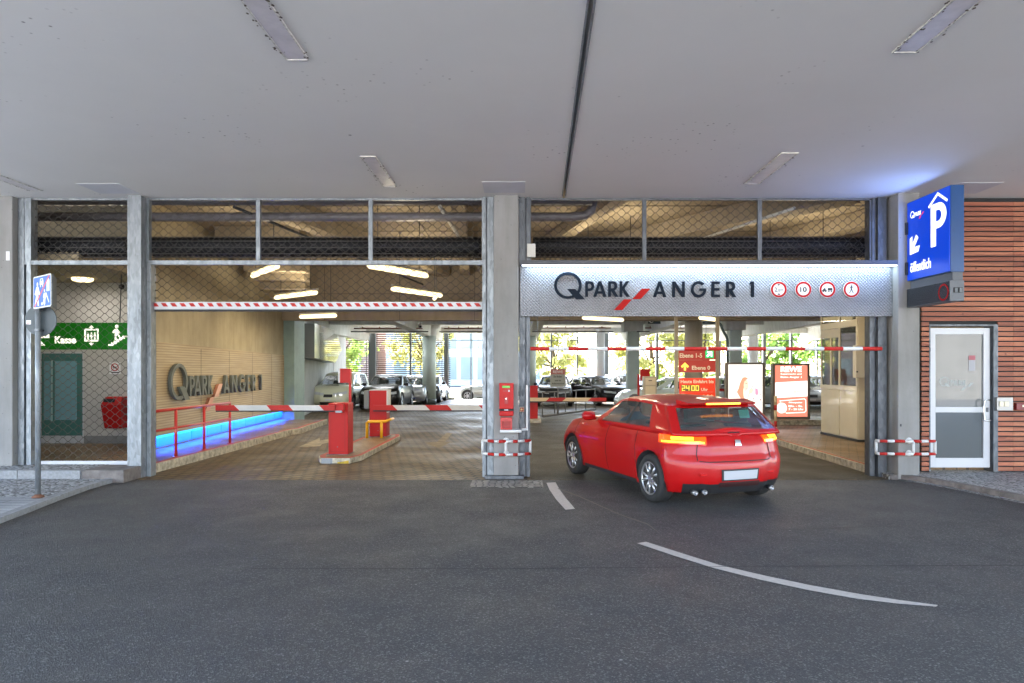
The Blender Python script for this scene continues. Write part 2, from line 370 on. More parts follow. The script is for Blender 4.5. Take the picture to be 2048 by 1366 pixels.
GL = {
 'P': ([[(0, 0), (S_, 0), (S_, .37), (.27, .37)] + arc(.27, .685, .315, -90, 90) + [(0, 1)], [(S_, .53)] + arc(.25, .685, .155, -90, 90) + [(S_, .84)]], .585),
 'R': ([[(0, 0), (S_, 0), (S_, .38), (.19, .38), (.43, 0), (.65, 0), (.40, .40)] + arc(.27, .69, .31, -65, 90) + [(0, 1)], [(S_, .54)] + arc(.25, .69, .15, -90, 90) + [(S_, .84)]], .65),
 'A': ([[(0, 0), (.185, 0), (.25, .2), (.59, .2), (.655, 0), (.84, 0), (.51, 1), (.33, 1)], [(.30, .355), (.54, .355), (.42, .74)]], .84),
 'K': ([[(0, 0), (S_, 0), (S_, .44), (.44, 0), (.67, 0), (.32, .53), (.64, 1), (.42, 1), (S_, .64), (S_, 1), (0, 1)]], .67),
 'N': ([[(0, 0), (S_, 0), (S_, .67), (.62, 0), (.80, 0), (.80, 1), (.625, 1), (.625, .33), (.18, 1), (0, 1)]], .80),
 'E': ([[(0, 0), (.53, 0), (.53, .16), (S_, .16), (S_, .42), (.50, .42), (.50, .58), (S_, .58), (S_, .84), (.53, .84), (.53, 1), (0, 1)]], .53),
 '1': ([[(.12, 0), (.29, 0), (.29, 1), (.10, 1), (0, .83), (.12, .83)]], .29),
 'G': ([arc(.5, .5, .53, 40, 366, 30) + [(.56, .555), (.56, .40), (.84, .40)] + arc(.5, .5, .355, 340, 45, 26)], 1.03),
}
def glyphs(spec, name, pl, m, parent, th, d):  # spec: (char, x, base, height, xscale)
    sp = []
    for ch, x, b, h, kx in spec:
        for poly in GL[ch][0]: sp.append([(x + p[0] * h * kx, b + p[1] * h) for p in poly])
    return shape(sp, pl, name, m, parent, th, d)
def logo(pl, fx, fy, m, mr, parent, th=.03, full=True, d=.01, simple=False):
    """The word mark; fx, fy map photo-like sign pixels (those of the fascia) to plane metres."""
    a, b = fx(1135.5), fy(571.5); kx = (fx(1163) - fx(1108)) / 2; ky = (fy(545) - fy(598.5)) / 2
    ring = [[(a + math.cos(R(t)) * kx, b + math.sin(R(t)) * ky) for t in range(0, 360, 8)], [(a + math.cos(R(t)) * kx * .80, b + math.sin(R(t)) * ky * .80) for t in range(0, 360, 8)]]
    shape(ring, pl, 'letter_ring', m, parent, th, d)
    shape([[(fx(p[0]), fy(p[1])) for p in ((1134, 578.5), (1150, 578.5), (1169.5, 599), (1152, 599))]], pl, 'letter_tail', m, parent, th, d + th * .12 + .0015)
    h = fy(563) - fy(594); u = fx(2) - fx(1); k = u * 31 / h
    sp = [('P', fx(1170.2), fy(594), h, k * .98), ('A', fx(1186.3), fy(594), h, k), ('R', fx(1216), fy(594), h, k), ('K', fx(1238.7), fy(594), h, k * .98)]
    if full: sp += [('A', fx(1305.5), fy(594.6), h, k), ('N', fx(1343.7), fy(594.6), h, k), ('G', fx(1382), fy(594.6), h, k * .92), ('E', fx(1422), fy(594.6), h, k), ('R', fx(1451), fy(594.6), h, k), ('1', fx(1497.5), fy(594.6), h, k)]
    glyphs(sp, 'lettering', pl, m, parent, th, d)
    for q in (((1283, 578), (1300, 578), (1280.5, 598.6), (1264, 598.6)), ((1247, 599.2), (1263.3, 599.2), (1244, 620.5), (1227, 620.5))):
        shape([[(fx(p[0]), fy(p[1])) for p in q]], pl, 'red_slash', mr, parent, th, d)

# ================================================================= THE SETTING
Y0 = 11.43                                  # plane of the facade steelwork
CZ = 4.67                                   # soffit level
YR = 40.0                                   # rear facade of the garage
struct(MB().box(-160, 160, -60, 200, -.6, -.16), 'ground', ASPH)
struct(MB().box(-14, 22, -3.5, 11.07, -.155, 0), 'road', ASPH)
struct(MB().box(-60, 60, -55, -3.5, -.155, -.004).box(-60, -14, -3.5, 11.0, -.155, -.004).box(22, 60, -3.5, 11.0, -.155, -.004), 'bounce_paving', mat('pale_bounce_paving', (.48, .47, .45), .8, var=.1))  # unseen pale ground added to bounce sunlight up to the soffit
struct(MB().box(-22, 24, 11.07, YR + .4, -.155, 0), 'garage_floor', PAVE)
struct(MB().face([(.14, 11.1, .004), (5.94, 11.1, .004), (5.94, 17, .004), (7.5, 23.0, .004), (-1.2, 24, .004), (.14, 17, .004)]), 'entry_lane', LANE, recalc=False)
struct(MB().box(-30, 60, YR + .6, 60, -.156, -.15), 'rear_street', mat('pale_concrete_paving', (.55, .54, .52), .8, var=.1))
struct(MB().box(-60, 60, 44.5, 52, -.149, -.03), 'grass_verge', mat('verge_grass', (.09, .12, .03), .9, var=.4, vs=6, bump=.6))

def offset(path, w):
    P = [Vector((p[0], p[1], 0)) for p in path]; out = []
    for i, p in enumerate(P):
        t = (P[min(i + 1, len(P) - 1)] - P[max(i - 1, 0)]).normalized(); out.append(p + Vector((-t.y, t.x, 0)) * w)
    return out
def kerb_mesh(path, w, z0, z1, b=None, mi=0, chamfer=.0):
    b = b or MB(); a = [Vector((p[0], p[1], 0)) for p in path]; o = offset(path, w)
    for i in range(len(a) - 1):
        g = (a[i + 1] - a[i]) * .002
        q = [a[i] + g, a[i + 1] - g, o[i + 1] - g, o[i] + g]
        b.hexa([(p.x, p.y, z0) for p in q] + [(p.x, p.y, z1) for p in q], mi)
    return b
def resample(path, step):
    out = [Vector(path[0])]
    for a, b in zip(path, path[1:]):
        a = Vector(a); b = Vector(b); n = max(1, int((b - a).length / step + .5))
        for i in range(1, n + 1): out.append(a.lerp(b, i / n))
    return out
# left pavement outside the pedestrian gate
lk = [G(*p) for p in ((262, 956.5), (225, 966), (180, 979), (120, 1001), (60, 1025), (0, 1048))]
lk = lk + [Vector((-5.9, 5, 0)), Vector((-5.8, -20, 0))]
lk = [Vector((-6.50, 11.3, 0))] + lk
kl = kerb_mesh(resample(lk, 1.0), -.13, 0, .072); kl = struct(kl, 'kerb', KERB, bevel=.008)
inn = offset(lk, -.135)
mid = [p for p in inn if p.y > 9.28]; low = [p for p in inn if p.y <= 9.28]
cut = mid[-1].lerp(low[0], (mid[-1].y - 9.28) / (mid[-1].y - low[0].y))
struct(MB().prism([(p.x, p.y, -.01) for p in mid + [cut]] + [(-22, 9.28, -.01), (-22, 11.3, -.01)], (0, 0, .075)), 'pavement', SETTS)
struct(MB().prism([(cut.x, 9.28, -.01)] + [(p.x, p.y, -.01) for p in low] + [(-22, -20, -.01), (-22, 9.28, -.01)], (0, 0, .077)), 'pavement', SLABS)
st = MB().box(-22, -6.98, 10.93, 12.0, .0, .192); struct(st, 'step_paving', SETTS)
st = MB()
for i in range(8): st.box(-14.98 + i, -13.99 + i, 10.79, 10.925, .0, .195)
struct(st, 'step_kerb', KERB, bevel=.006)
struct(MB().box(-6.97, -6.30, 10.78, 11.38, .0, .20), 'step_block', KERBD, bevel=.01)
# right pavement
rk = [Vector((6.08, 11.05, 0))] + [G(*p) for p in ((1795, 958), (1850, 965.5), (1910, 976), (1980, 990), (2048, 1004))] + [Vector((7.6, 6.5, 0)), Vector((8.4, 5, 0)), Vector((9, -20, 0))]
struct(kerb_mesh(resample(rk, .8), .12, 0, .078), 'kerb', KERBD, bevel=.008)
ino = offset(rk, .125)
struct(MB().prism([(p.x, p.y, -.01) for p in ino] + [(25, -20, -.01), (25, 12.4, -.01), (6.1, 12.4, -.01)], (0, 0, .085)), 'pavement', SETTS)
gut = offset(rk, -.13)
gs = MB()
for i in range(len(rk) - 2): gs.face([(rk[i].x, rk[i].y, .004), (rk[i + 1].x, rk[i + 1].y, .004), (gut[i + 1].x, gut[i + 1].y, .004), (gut[i].x, gut[i].y, .004)])
struct(gs, 'gutter_setts', SETTS, recalc=False)
a, b = G(945, 961.5), G(1087, 975)
struct(MB().box(a.x, b.x, b.y, a.y, 0, .008), 'setts_strip', SETTS2)
# painted markings on the road
def ribbon(name, top, bot, m, z=.004):
    b = MB(); A = [G(*p) for p in top]; B = [G(*p) for p in bot]
    for i in range(len(A) - 1): b.face([(A[i].x, A[i].y, z), (A[i + 1].x, A[i + 1].y, z), (B[i + 1].x, B[i + 1].y, z), (B[i].x, B[i].y, z)])
    return struct(b, name, m, recalc=False)
ribbon('lane_marking', [(1111, 965), (1119, 979), (1132, 997), (1150, 1018)], [(1093, 966), (1099, 980), (1112, 999), (1131, 1020)], ROADW)
ribbon('lane_marking', [(1292, 1084), (1360, 1106), (1440, 1131), (1530, 1152), (1620, 1171), (1720, 1189), (1800, 1201), (1876, 1211)],
       [(1274, 1087), (1345, 1111), (1428, 1137), (1520, 1160), (1612, 1180), (1712, 1198), (1795, 1208), (1872, 1214)], ROADW)
CRK = mat('crack_sealant', (.16, .15, .12), .8)
ribbon('road_seam', [(1116, 977), (1160, 993), (1240, 1029), (1296, 1048), (1318, 1066)], [(1115, 978), (1159, 994.3), (1239, 1030.2), (1295, 1050), (1317, 1066)], CRK, .0045)
ribbon('road_seam', [(1318, 1061.5), (1500, 1062), (1700, 1055), (1970, 1047)], [(1318, 1062.3), (1500, 1062.8), (1700, 1055.8), (1970, 1047.8)], mat('faint_seam', (.09, .085, .08), .8), .0045)
ribbon('road_seam', [(500, 1137), (1000, 1138), (1500, 1133), (2048, 1131)], [(500, 1137.8), (1000, 1138.8), (1500, 1133.8), (2048, 1131.8)], mat('dark_seam', (.036, .037, .04), .8), .0045)
# floor arrows inside
ARW = mat('worn_arrow_paint', (.22, .18, .11), .6, var=.55, vs=5, bump=.3)
def arrow(pts, m, z=.006):
    b = MB().face([(*G(*p).xy, z) for p in pts]); return struct(b, 'floor_arrow', m, recalc=False)
arrow([(595, 895), (640, 876), (640, 882), (690, 872), (690, 878), (645, 888), (640, 893)], ARW)
arrow([(893, 866), (905, 866), (890, 884), (903, 884), (877, 897), (850, 886), (866, 884), (874, 884)], mat('wet_worn_arrow_paint', (.17, .13, .07), .75, var=.5, vs=4))
# left walkway with painted kerb
wk = [Vector((-6.37, 11.5, 0)), Vector((-6.33, 14, 0)), Vector((-6.29, 18.7, 0)), G(600, 868), G(625, 858.5), G(655, 848)]
wr = resample(wk, 1.0)
kerb_ = kerb_mesh(wr, .13, 0, .152)
kerb_mesh([(p.x - .0, p.y) for p in offset(wr, .045)], .083, .1522, .1562, kerb_, 1)
struct(kerb_, 'walkway_kerb', [CREAMK, REDLINE])
wo = offset(wr, .132)
struct(MB().prism([(p.x, p.y, 0) for p in wo] + [(-8.1, wo[-1].y, 0), (-8.1, 11.5, 0)], (0, 0, .15)), 'walkway', PAVE2)
# right walkway
rw = [Vector((5.95, 11.75, 0)), Vector((5.99, 14, 0)), G(1555, 890), G(1525, 878), G(1500, 868)]
wr2 = resample(rw, 1.0)
kb = kerb_mesh(wr2, -.14, 0, .125); kerb_mesh(offset(wr2, -.06), -.05, .1252, .129, kb, 1)
struct(kb, 'walkway_kerb', [CREAMK, REDLINE])
wo2 = offset(wr2, -.142)
struct(MB().prism([(p.x, p.y, 0) for p in wo2] + [(9.3, 19.2, 0), (9.3, 11.6, 0)], (0, 0, .12)), 'walkway', PAVE2)
a = G(1470, 850); b = G(1700, 850)
struct(MB().box(a.x, b.x, a.y, a.y + .15, 0, .16), 'island_kerb', CREAMK)
struct(MB().box(a.x, b.x, a.y + .151, a.y + 1.8, 0, .155), 'island_paving', PAVE2)

# soffit over the road, with the expansion joint as a real gap
jx0, jx1 = .69, .537
def jx(Y): return jx0 + (jx1 - jx0) * (Y0 - Y) / (Y0 - 5.31)
yl, yh = -1.5, Y0 + .1
b = MB()
g = .018
b.hexa([(-15, yl, CZ), (jx(yl) - g, yl, CZ), (jx(yh) - g, yh, CZ), (-15, yh, CZ), (-15, yl, CZ + .8), (jx(yl) - g, yl, CZ + .8), (jx(yh) - g, yh, CZ + .8), (-15, yh, CZ + .8)])
b.hexa([(jx(yl) + g, yl, CZ), (24, yl, CZ), (24, yh, CZ), (jx(yh) + g, yh, CZ), (jx(yl) + g, yl, CZ + .8), (24, yl, CZ + .8), (24, yh, CZ + .8), (jx(yh) + g, yh, CZ + .8)])
struct(b, 'soffit', SOFF)
b = MB()
for s in (-1, 1):
    x0 = s * (g + .009)
    b.hexa([(jx(yl) + x0 - .009, yl, CZ - .006), (jx(yl) + x0 + .009, yl, CZ - .006), (jx(Y0 - .1) + x0 + .009, Y0 - .1, CZ - .006), (jx(Y0 - .1) + x0 - .009, Y0 - .1, CZ - .006),
            (jx(yl) + x0 - .009, yl, CZ - .0005), (jx(yl) + x0 + .009, yl, CZ - .0005), (jx(Y0 - .1) + x0 + .009, Y0 - .1, CZ - .0005), (jx(Y0 - .1) + x0 - .009, Y0 - .1, CZ - .0005)])
tag(b.build('expansion_joint_trim', GALVL), 'pale metal strips along the dark ceiling joint', 'joint trim')
# garage shell
struct(MB().box(-14, 22, Y0 + .12, 22.75, 5.2, 5.5), 'garage_ceiling', CONCU)
struct(MB().box(-30, 26, Y0 + .15, YR + .2, 5.51, 9.5), 'sun_block_mass', CONCG)  # unseen mass added over the garage to stop sun leaking in
struct(MB().box(-30, -14.01, Y0 + .1, Y0 + .5, -.1, 5.5), 'sun_block_wall', CONCG)  # unseen wall added to keep the sun off the road from the left
struct(MB().box(-8.1, 22, 22.75, 23.15, 3.42, 5.6), 'transverse_beam', CONCU, bevel=.02)
struct(MB().box(-13, 22, 23.16, YR + .3, 4.15, 4.5), 'garage_ceiling', CONCL)
def wallq(name, p, q, z0, z1, th, m, **k):
    p = Vector((*p, 0)); q = Vector((*q, 0)); t = (q - p).normalized(); n = Vector((-t.y, t.x, 0)) * th
    pts = [p, q, q + n, p + n]
    return struct(MB().hexa([(v.x, v.y, z0) for v in pts] + [(v.x, v.y, z1) for v in pts]), name, m, **k)
wallq('garage_wall', (-7.505, 13.8), (-8.02, 22.9), 0, 5.2, .25, CONCW)
wallq('garage_wall', (-8.02, 24.0), (-10.5, 38.2), 0, 4.15, .25, CONCG)
struct(MB().box(-8.35, -7.66, 22.92, 24.0, 0, 4.14), 'wall_pier', mat('green_painted_concrete', (.22, .31, .28), .5, var=.1), bevel=.02)
struct(MB().box(-10.9, -10.35, 37.5, YR, 0, 4.14), 'wall_pier', CONCL)
struct(MB().box(8.4, 8.65, Y0 + .12, 19, 0, 5.2), 'garage_wall', CONCU)
struct(MB().box(20, 20.3, 19, YR, 0, 4.15), 'garage_wall', CONCL)
struct(MB().box(8.4, 20.3, 18.8, 19, 0, 5.2), 'garage_wall', CONCL)
# parapet upstand along the rear facade
struct(MB().box(-10.3, -4.0, YR, YR + .2, -.15, .12), 'rear_kerb', CONCG)
struct(MB().box(-1.6, 20, YR, YR + .2, -.15, .18), 'rear_kerb', CONCG)
# lane beams under the rear ceiling
for i, (x, zb, m) in enumerate(((-9.2, 3.55, CONCL), (-4.9, 3.55, CONCL), (.6, 3.55, CONCL), (5.9, 3.5, CONCL), (11.4, 3.55, CONCL), (16.5, 3.55, CONCL))):
    bb = MB().hexa([(x - .22, 23.2, zb), (x + .22, 23.2, zb), (x + .22, 39.9, zb - .1), (x - .22, 39.9, zb - .1), (x - .3, 23.2, 4.14), (x + .3, 23.2, 4.14), (x + .3, 39.9, 4.14), (x - .3, 39.9, 4.14)])
    struct(bb, 'ceiling_beam', m)
for y in (31.5, 38.9): struct(MB().box(-11, 20, y, y + .3, 3.85, 4.14), 'cross_beam', CONCL)
# diagonal beams under the high ceiling
def diag(p, q, w_, z0, z1, name='raking_beam'):
    p = Vector((*p, 0)); q = Vector((*q, 0)); t = (q - p).normalized(); n = Vector((-t.y, t.x, 0)) * w_ / 2
    pts = [p - n, q - n, q + n, p + n]
    return struct(MB().hexa([(v.x, v.y, z0) for v in pts] + [(v.x, v.y, z1) for v in pts]), name, CONCU)
diag((-5.4, 12.2), (-2.6, 22.6), .45, 4.86, 5.19); diag((-1.2, 12.2), (-1.9, 22.6), .3, 4.9, 5.19)
diag((5.9, 12.2), (1.3, 19.0), .5, 4.8, 5.19); diag((8.2, 13.2), (3.6, 22.5), .5, 4.85, 5.19); diag((1.9, 12.3), (-.4, 22.5), .3, 4.92, 5.19)
# stepped underside of the stair at the left
b = MB()
for i in range(6): b.box(-7.3, -5.3 - i * .15, 16.2 + i * .55, 16.75 + i * .55, 4.85 - i * .16, 5.19)
struct(b, 'stepped_slab', CONCU)

# pedestrian room behind the left gate
YK = 14.95
struct(MB().box(-11.2, -7.75, YK, YK + .2, .1, 4.6), 'lobby_wall', CREAMW)
struct(MB().box(-11.4, -10.95, Y0 + .2, YK, .1, 4.7), 'lobby_wall', CONCW)
struct(MB().box(-11.2, -7.76, Y0 + .5, YK - .001, 3.69, 3.9), 'lobby_ceiling', mat('beige_board', (.42, .34, .22), .8, var=.06))
struct(MB().box(-11.2, -7.74, 12.001, YK, 0, .17), 'lobby_floor', PAVE2)
struct(MB().box(-9.6, -7.76, YK - .012, YK - .001, .17, .34), 'lobby_skirting', mat('grey_skirting', (.22, .22, .22), .6))

# facade pillars and neighbouring wall
def pillar(x0, x1, y0, y1, label, m=CONC, z0=0, name='concrete_pillar'):
    return tag(MB().box(x0, x1, y0, y1, z0, CZ - .002).build(name, m, bevel=.012), label, 'pillar')
pillar(-.475, -.065, 11.25, 12.0, 'concrete pillar carrying the red ticket machine, between the two entrances')
pillar(6.12, 6.47, 11.12, 12.0, 'concrete pillar behind the blue parking sign, beside the silver fascia')
pillar(-14, -8.46, 11.32, 11.9, 'wide concrete pillar left of the pedestrian gate, with a small white sticker', z0=.19)
tag(MB().box(-8.56, -8.50, 11.313, 11.319, 3.6, 3.75).build('sticker', mat('sticker_white', (.7, .7, .72), .5)), 'small white sticker high on the concrete pillar by the pedestrian gate', 'sticker')
tag(MB().box(-.62, .02, 11.12, 11.249, .0, .055).build('pillar_foot_plate', GALVD, bevel=.006), 'flat dark steel foot plate under the central concrete pillar', 'plate')
# steel guides: posts of channel section
def post(name, x0, x1, z0, z1, label, y0=Y0, y1=Y0 + .16, m=GALV, groove=None, side=0, cat='post'):
    b = MB()
    if groove:
        b.box(x0, groove[0], y0, y1, z0, z1); b.box(groove[0] + .001, groove[1] - .001, y0 + .05, y1, z0, z1, 1); b.box(groove[1], x1, y0, y1, z0, z1)
    else: b.box(x0, x1, y0, y1, z0, z1)
    return tag(b.build(name, [m, GALVD]), label, cat)
def px_(x): return (x - CX) * Y0 / F
post('steel_post', px_(36), px_(62), .19, CZ - .003, 'grey galvanised post at the left jamb of the pedestrian gate', m=GALV, groove=(px_(48), px_(53)))
post('steel_post', px_(266), px_(293), 0, CZ - .003, 'tall galvanised column between pedestrian gate and wide exit opening', y0=Y0 - .16, y1=Y0 + .1, m=GALVL)
post('guide_rail', px_(293.5), px_(302), 0, 3.58, 'thin dark guide rail at the left jamb of the exit opening', m=GALVL, cat='guide rail')
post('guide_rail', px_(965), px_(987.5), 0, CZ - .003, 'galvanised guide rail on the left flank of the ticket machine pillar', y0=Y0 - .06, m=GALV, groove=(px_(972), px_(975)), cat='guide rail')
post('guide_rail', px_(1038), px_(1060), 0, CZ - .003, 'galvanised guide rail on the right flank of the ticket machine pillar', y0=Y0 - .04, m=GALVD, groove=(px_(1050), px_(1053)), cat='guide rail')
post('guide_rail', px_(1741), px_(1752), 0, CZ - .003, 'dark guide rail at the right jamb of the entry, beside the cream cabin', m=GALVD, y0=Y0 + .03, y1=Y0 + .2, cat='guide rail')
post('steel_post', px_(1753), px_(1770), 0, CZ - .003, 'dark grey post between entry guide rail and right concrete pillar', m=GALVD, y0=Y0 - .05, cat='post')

# wooden slat cladding right of the pillar, with a door opening
wx0, wx1 = px_(1841), 12.5
dx0, dx1, dz1 = px_(1856), px_(1993), 1.8 + (738 - 649) / 119.4
b = MB()
for i in range(55):
    z = .10 + i * .0835
    if z + .062 > CZ: break
    segs = [(wx0, dx0), (dx1, wx1)] if z < dz1 - .01 else [(wx0, wx1)]
    sm_ = random.choice((0, 0, 1, 2, 3))
    for a0, a1 in segs:
        cuts = [a0] + [c for c in (px_(2024), px_(2024) + 2.4) if a0 < c < a1] + [a1]
        for c0, c1 in zip(cuts, cuts[1:]): b.box(c0 + .002, c1 - .002, Y0 - .03 + random.uniform(-.0015, .0015), Y0, z, z + .062, sm_ if c0 < px_(2024) - .01 else (sm_ + 1) % 4)
t = thing('timber_clad_wall', 'wall of horizontal red-brown timber slats around the white door', 'wall', (9, Y0, 0))
b.build('slat_cladding', [STAIN, STAIN2, STAIN3, STAIN4], t)
b2 = MB().box(wx0, dx0 - .002, Y0 + .03, Y0 + .2, .08, CZ - .003).box(dx0 - .002, dx1 + .002, Y0 + .03, Y0 + .2, dz1, CZ - .003).box(dx1 + .002, wx1, Y0 + .03, Y0 + .2, .08, CZ - .003)
b2.build('backing_wall', mat('black_membrane', (.015, .015, .016), .8), t)
MB().box(dx0, dx0 + .02, Y0 - .035, Y0 + .2, .08, dz1).box(dx1 - .075, dx1, Y0 - .035, Y0 + .2, .08, dz1).box(dx0 + .02, dx1 - .075, Y0 - .035, Y0 + .2, dz1 - .03, dz1).build('door_surround', GALVD, t)
# the white glazed door
t = thing('glazed_door', 'white aluminium door with two glass panes in the timber slat wall', 'door', (7.4, Y0, .1))
yd = Y0 + .02
def P2(x, y): return ((x - CX) * yd / F, EYE - (y - HY) * yd / F)
fx0, fz1 = P2(1860, 656); fx1, fz0 = P2(1979, 935)
gx0, ga = P2(1871, 669); gx1, gb = P2(1967, 814); _, gc = P2(0, 825); _, gd = P2(0, 916)
b = MB().box(fx0, gx0, yd, yd + .06, fz0, fz1).box(gx1, fx1, yd, yd + .06, fz0, fz1)
b.box(gx0, gx1, yd, yd + .06, ga, fz1).box(gx0, gx1, yd, yd + .06, gc, gb).box(gx0, gx1, yd, yd + .06, fz0, gd)
b.build('frame', WHITEA, t, bevel=.004)
MB().box(fx1 + .003, dx1 - .077, yd + .03, yd + .07, fz0, fz1).build('outer_frame', WHITEA, t)
GL1 = mat('door_glass', (.10, .11, .115), .02, spec=.6)
GL2 = GL1
MB().box(gx0 - .001, gx1 + .001, yd + .028, yd + .036, gb, ga).build('upper_pane', GL1, t); MB().box(gx0 - .001, gx1 + .001, yd + .028, yd + .036, gd, gc).build('lower_pane', GL2, t)
pl = front(yd + .027); FR = mat('frosted_film', (.34, .37, .37), .6)
g0, g1 = P2(1880, 0)[0], P2(1949, 0)[0]
lx = lambda x: g0 + (x - 1108) * (g1 - g0) / (1300 - 1108)
ly = lambda y: P2(0, 766)[1] + (579 - y) * (g1 - g0) / (1300 - 1108)
logo(pl, lx, ly, FR, FR, t, .002, full=False, d=.001)
n_ = MB().box(*[P2(1939, 0)[0], P2(1952, 0)[0]], yd + .022, yd + .027, P2(0, 742)[1], P2(0, 720)[1], 0); n_.box(P2(1939, 0)[0], P2(1952, 0)[0], yd + .020, yd + .0218, P2(0, 719.8)[1], P2(0, 711)[1], 1)
n_.build('notice', [mat('notice_white', (.34, .34, .37), .6), mat('notice_red', (.36, .10, .12), .6)], t)
hx = P2(1966, 0)[0]
def hp(x, y, o): q = P2(x, y); return (q[0], yd - o, q[1])
MB().tube([hp(1977, 800, 0), hp(1977, 800, .06), hp(1965, 800, .07), hp(1962, 803, .07), hp(1962, 838, .07), hp(1965, 841, .07), hp(1977, 841, .06), hp(1977, 841, 0)], .012, 10).build('handle', CHROME, t)
MB().box(P2(1972, 0)[0], P2(1976, 0)[0], yd - .012, yd, P2(0, 824)[1], P2(0, 815)[1]).build('lock', GALVD, t)
MB().box(P2(1861, 0)[0], P2(1868, 0)[0], yd - .012, yd, P2(0, 702)[1], P2(0, 696)[1]).build('hinge', WHITEA, t)
# call panel and fire box on the cladding
def bx(x0, y0, x1, y1, Y, d, m, name, parent=None, bev=0, mi=0):
    p = W(x0, y0, Y - d); q = W(x1, y1, Y - d)
    return MB().box(p.x, q.x, Y - d, Y, q.z, p.z).build(name, m, parent, bevel=bev)
t = thing('call_panel', 'grey steel box with two cream buttons right of the white door', 'call panel', (8.1, Y0, 1.2))
bx(1994, 795, 2026, 821, Y0 - .03, .05, mat('brushed_steel', (.32, .31, .30), .4, .5), 'housing', t, .004)
bx(1999, 803, 2007, 813, Y0 - .081, .012, CREAMM, 'button', t, .003); bx(2009, 803, 2018, 813, Y0 - .081, .012, CREAMM, 'button', t, .003)
t = thing('alarm_box', 'dark red alarm box at the right edge, on the timber slats', 'alarm box', (8.5, Y0, 1.2))
bx(2033, 806, 2062, 820, Y0 - .03, .07, mat('alarm_dark_red', (.17, .012, .014), .35), 'housing', t, .006); bx(2045, 810, 2049, 814, Y0 - .101, .01, CREAMM, 'button', t)

# ================================================================= FACADE STEELWORK AND GRILLES
def chain(x0, x1, z0, z1, Y, w_=.176, h=.129, r=.0043):
    """Interlinked diamond wires filling a rectangle."""
    b = MB(); nx = int((x1 - x0) / (w_ / 2)); w2 = (x1 - x0) / nx; nz = int((z1 - z0) / (h / 2)); h2 = (z1 - z0) / nz
    def bar(p, q, rr):
        p = Vector(p); q = Vector(q); d = (q - p).normalized(); n = Vector((-d.z, 0, d.x)) * rr; m_ = Vector((0, rr, 0))
        k = len(b.v); b.v += [tuple(p + n), tuple(p + m_), tuple(p - n), tuple(p - m_), tuple(q + n), tuple(q + m_), tuple(q - n), tuple(q - m_)]
        for i in range(4): j = (i + 1) % 4; b.f.append((k + i, k + j, k + 4 + j, k + 4 + i)); b.m.append(0); b.sm.append(False)
    for j in range(nz):
        for i in range(nx + 1):
            if (i + j) % 2: continue
            x = x0 + i * w2; z = z0 + j * h2; kk = .012
            for s in (-1, 1):
                if 0 <= i + s <= nx: bar((x + s * kk, Y, z), (x + s * (w2 - kk), Y, z + h2), r)
            bar((x - kk * 1.4, Y - .002, z), (x + kk * 1.4, Y - .002, z), r * 1.5)
    return b
NODE = WIRE
ys = Y0 + .05
def PF(x, Y=ys): return (x - CX) * Y / F
def ZF(y, Y=ys): return EYE - (y - HY) * Y / F
def fixed_grille(label, x0, x1, mull, fl, fr, ybot=521, beam=(521.5, 530), m=GALV, xb=None):
    t = thing('fixed_grille', label, 'grille', (PF((x0 + x1) / 2), ys, 3.6))
    zt = CZ - .004; z0 = ZF(beam[0]); bx0, bx1 = xb or (x0 - fl, x1 + fr)
    f = MB().box(PF(x0 - fl), PF(x0), ys - .04, ys + .04, z0, zt).box(PF(x1), PF(x1 + fr), ys - .04, ys + .04, z0, zt).box(PF(x0), PF(x1), ys - .02, ys + .04, zt - .03, zt)
    f.build('frame', m, t)
    MB().box(PF(bx0), PF(bx1), ys - .045, ys + .05, ZF(beam[1]), z0 - .002).build('transom', m, t)
    xs = [x0] + mull + [x1]
    for q in mull: MB().box(PF(q - 4), PF(q + 4), ys - .04, ys + .02, z0, zt - .031).build('mullion', m, t)
    for a, c in zip(xs, xs[1:]): chain(PF(a + 2), PF(c - 2), z0 + .002, zt - .03, ys + .045).build('wire_mesh', WIRE, t, recalc=False)
    return t
fixed_grille('short fixed diamond grille above the pedestrian gate', 57, 258, [], 8, 7, m=GALV)
fixed_grille('wide fixed diamond grille above the exit opening, split by two mullions', 301, 964, [518, 742], 5, 5, m=GALV)
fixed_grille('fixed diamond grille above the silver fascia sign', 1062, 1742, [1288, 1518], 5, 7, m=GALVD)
def drum(x0, x1, label, lo=530):
    t = thing('grille_drum', label, 'grille drum', (PF((x0 + x1) / 2), Y0 + .62, 3.95))
    b = MB(); prof = []
    L = PF(x1, 12.05) - PF(x0, 12.05); n = int(L / .05)
    for i in range(n + 1): prof.append((i * L / n, .165 + (.012 if i % 2 else -.008)))
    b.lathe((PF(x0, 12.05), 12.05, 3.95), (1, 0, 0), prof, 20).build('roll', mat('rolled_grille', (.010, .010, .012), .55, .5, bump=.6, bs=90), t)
    b = MB()
    for k in range(10):
        a = 2 * math.pi * k / 10 + .2; b.tube([(PF(x0, 12.05), 12.05 + .185 * math.cos(a), 3.95 + .185 * math.sin(a)), (PF(x1, 12.05), 12.05 + .185 * math.cos(a), 3.95 + .185 * math.sin(a))], .008, 5)
    b.build('rod', WIRE, t)
    return t
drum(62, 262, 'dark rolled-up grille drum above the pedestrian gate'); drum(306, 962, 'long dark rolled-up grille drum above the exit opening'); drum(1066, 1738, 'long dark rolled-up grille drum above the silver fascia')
yc = Y0 + .13
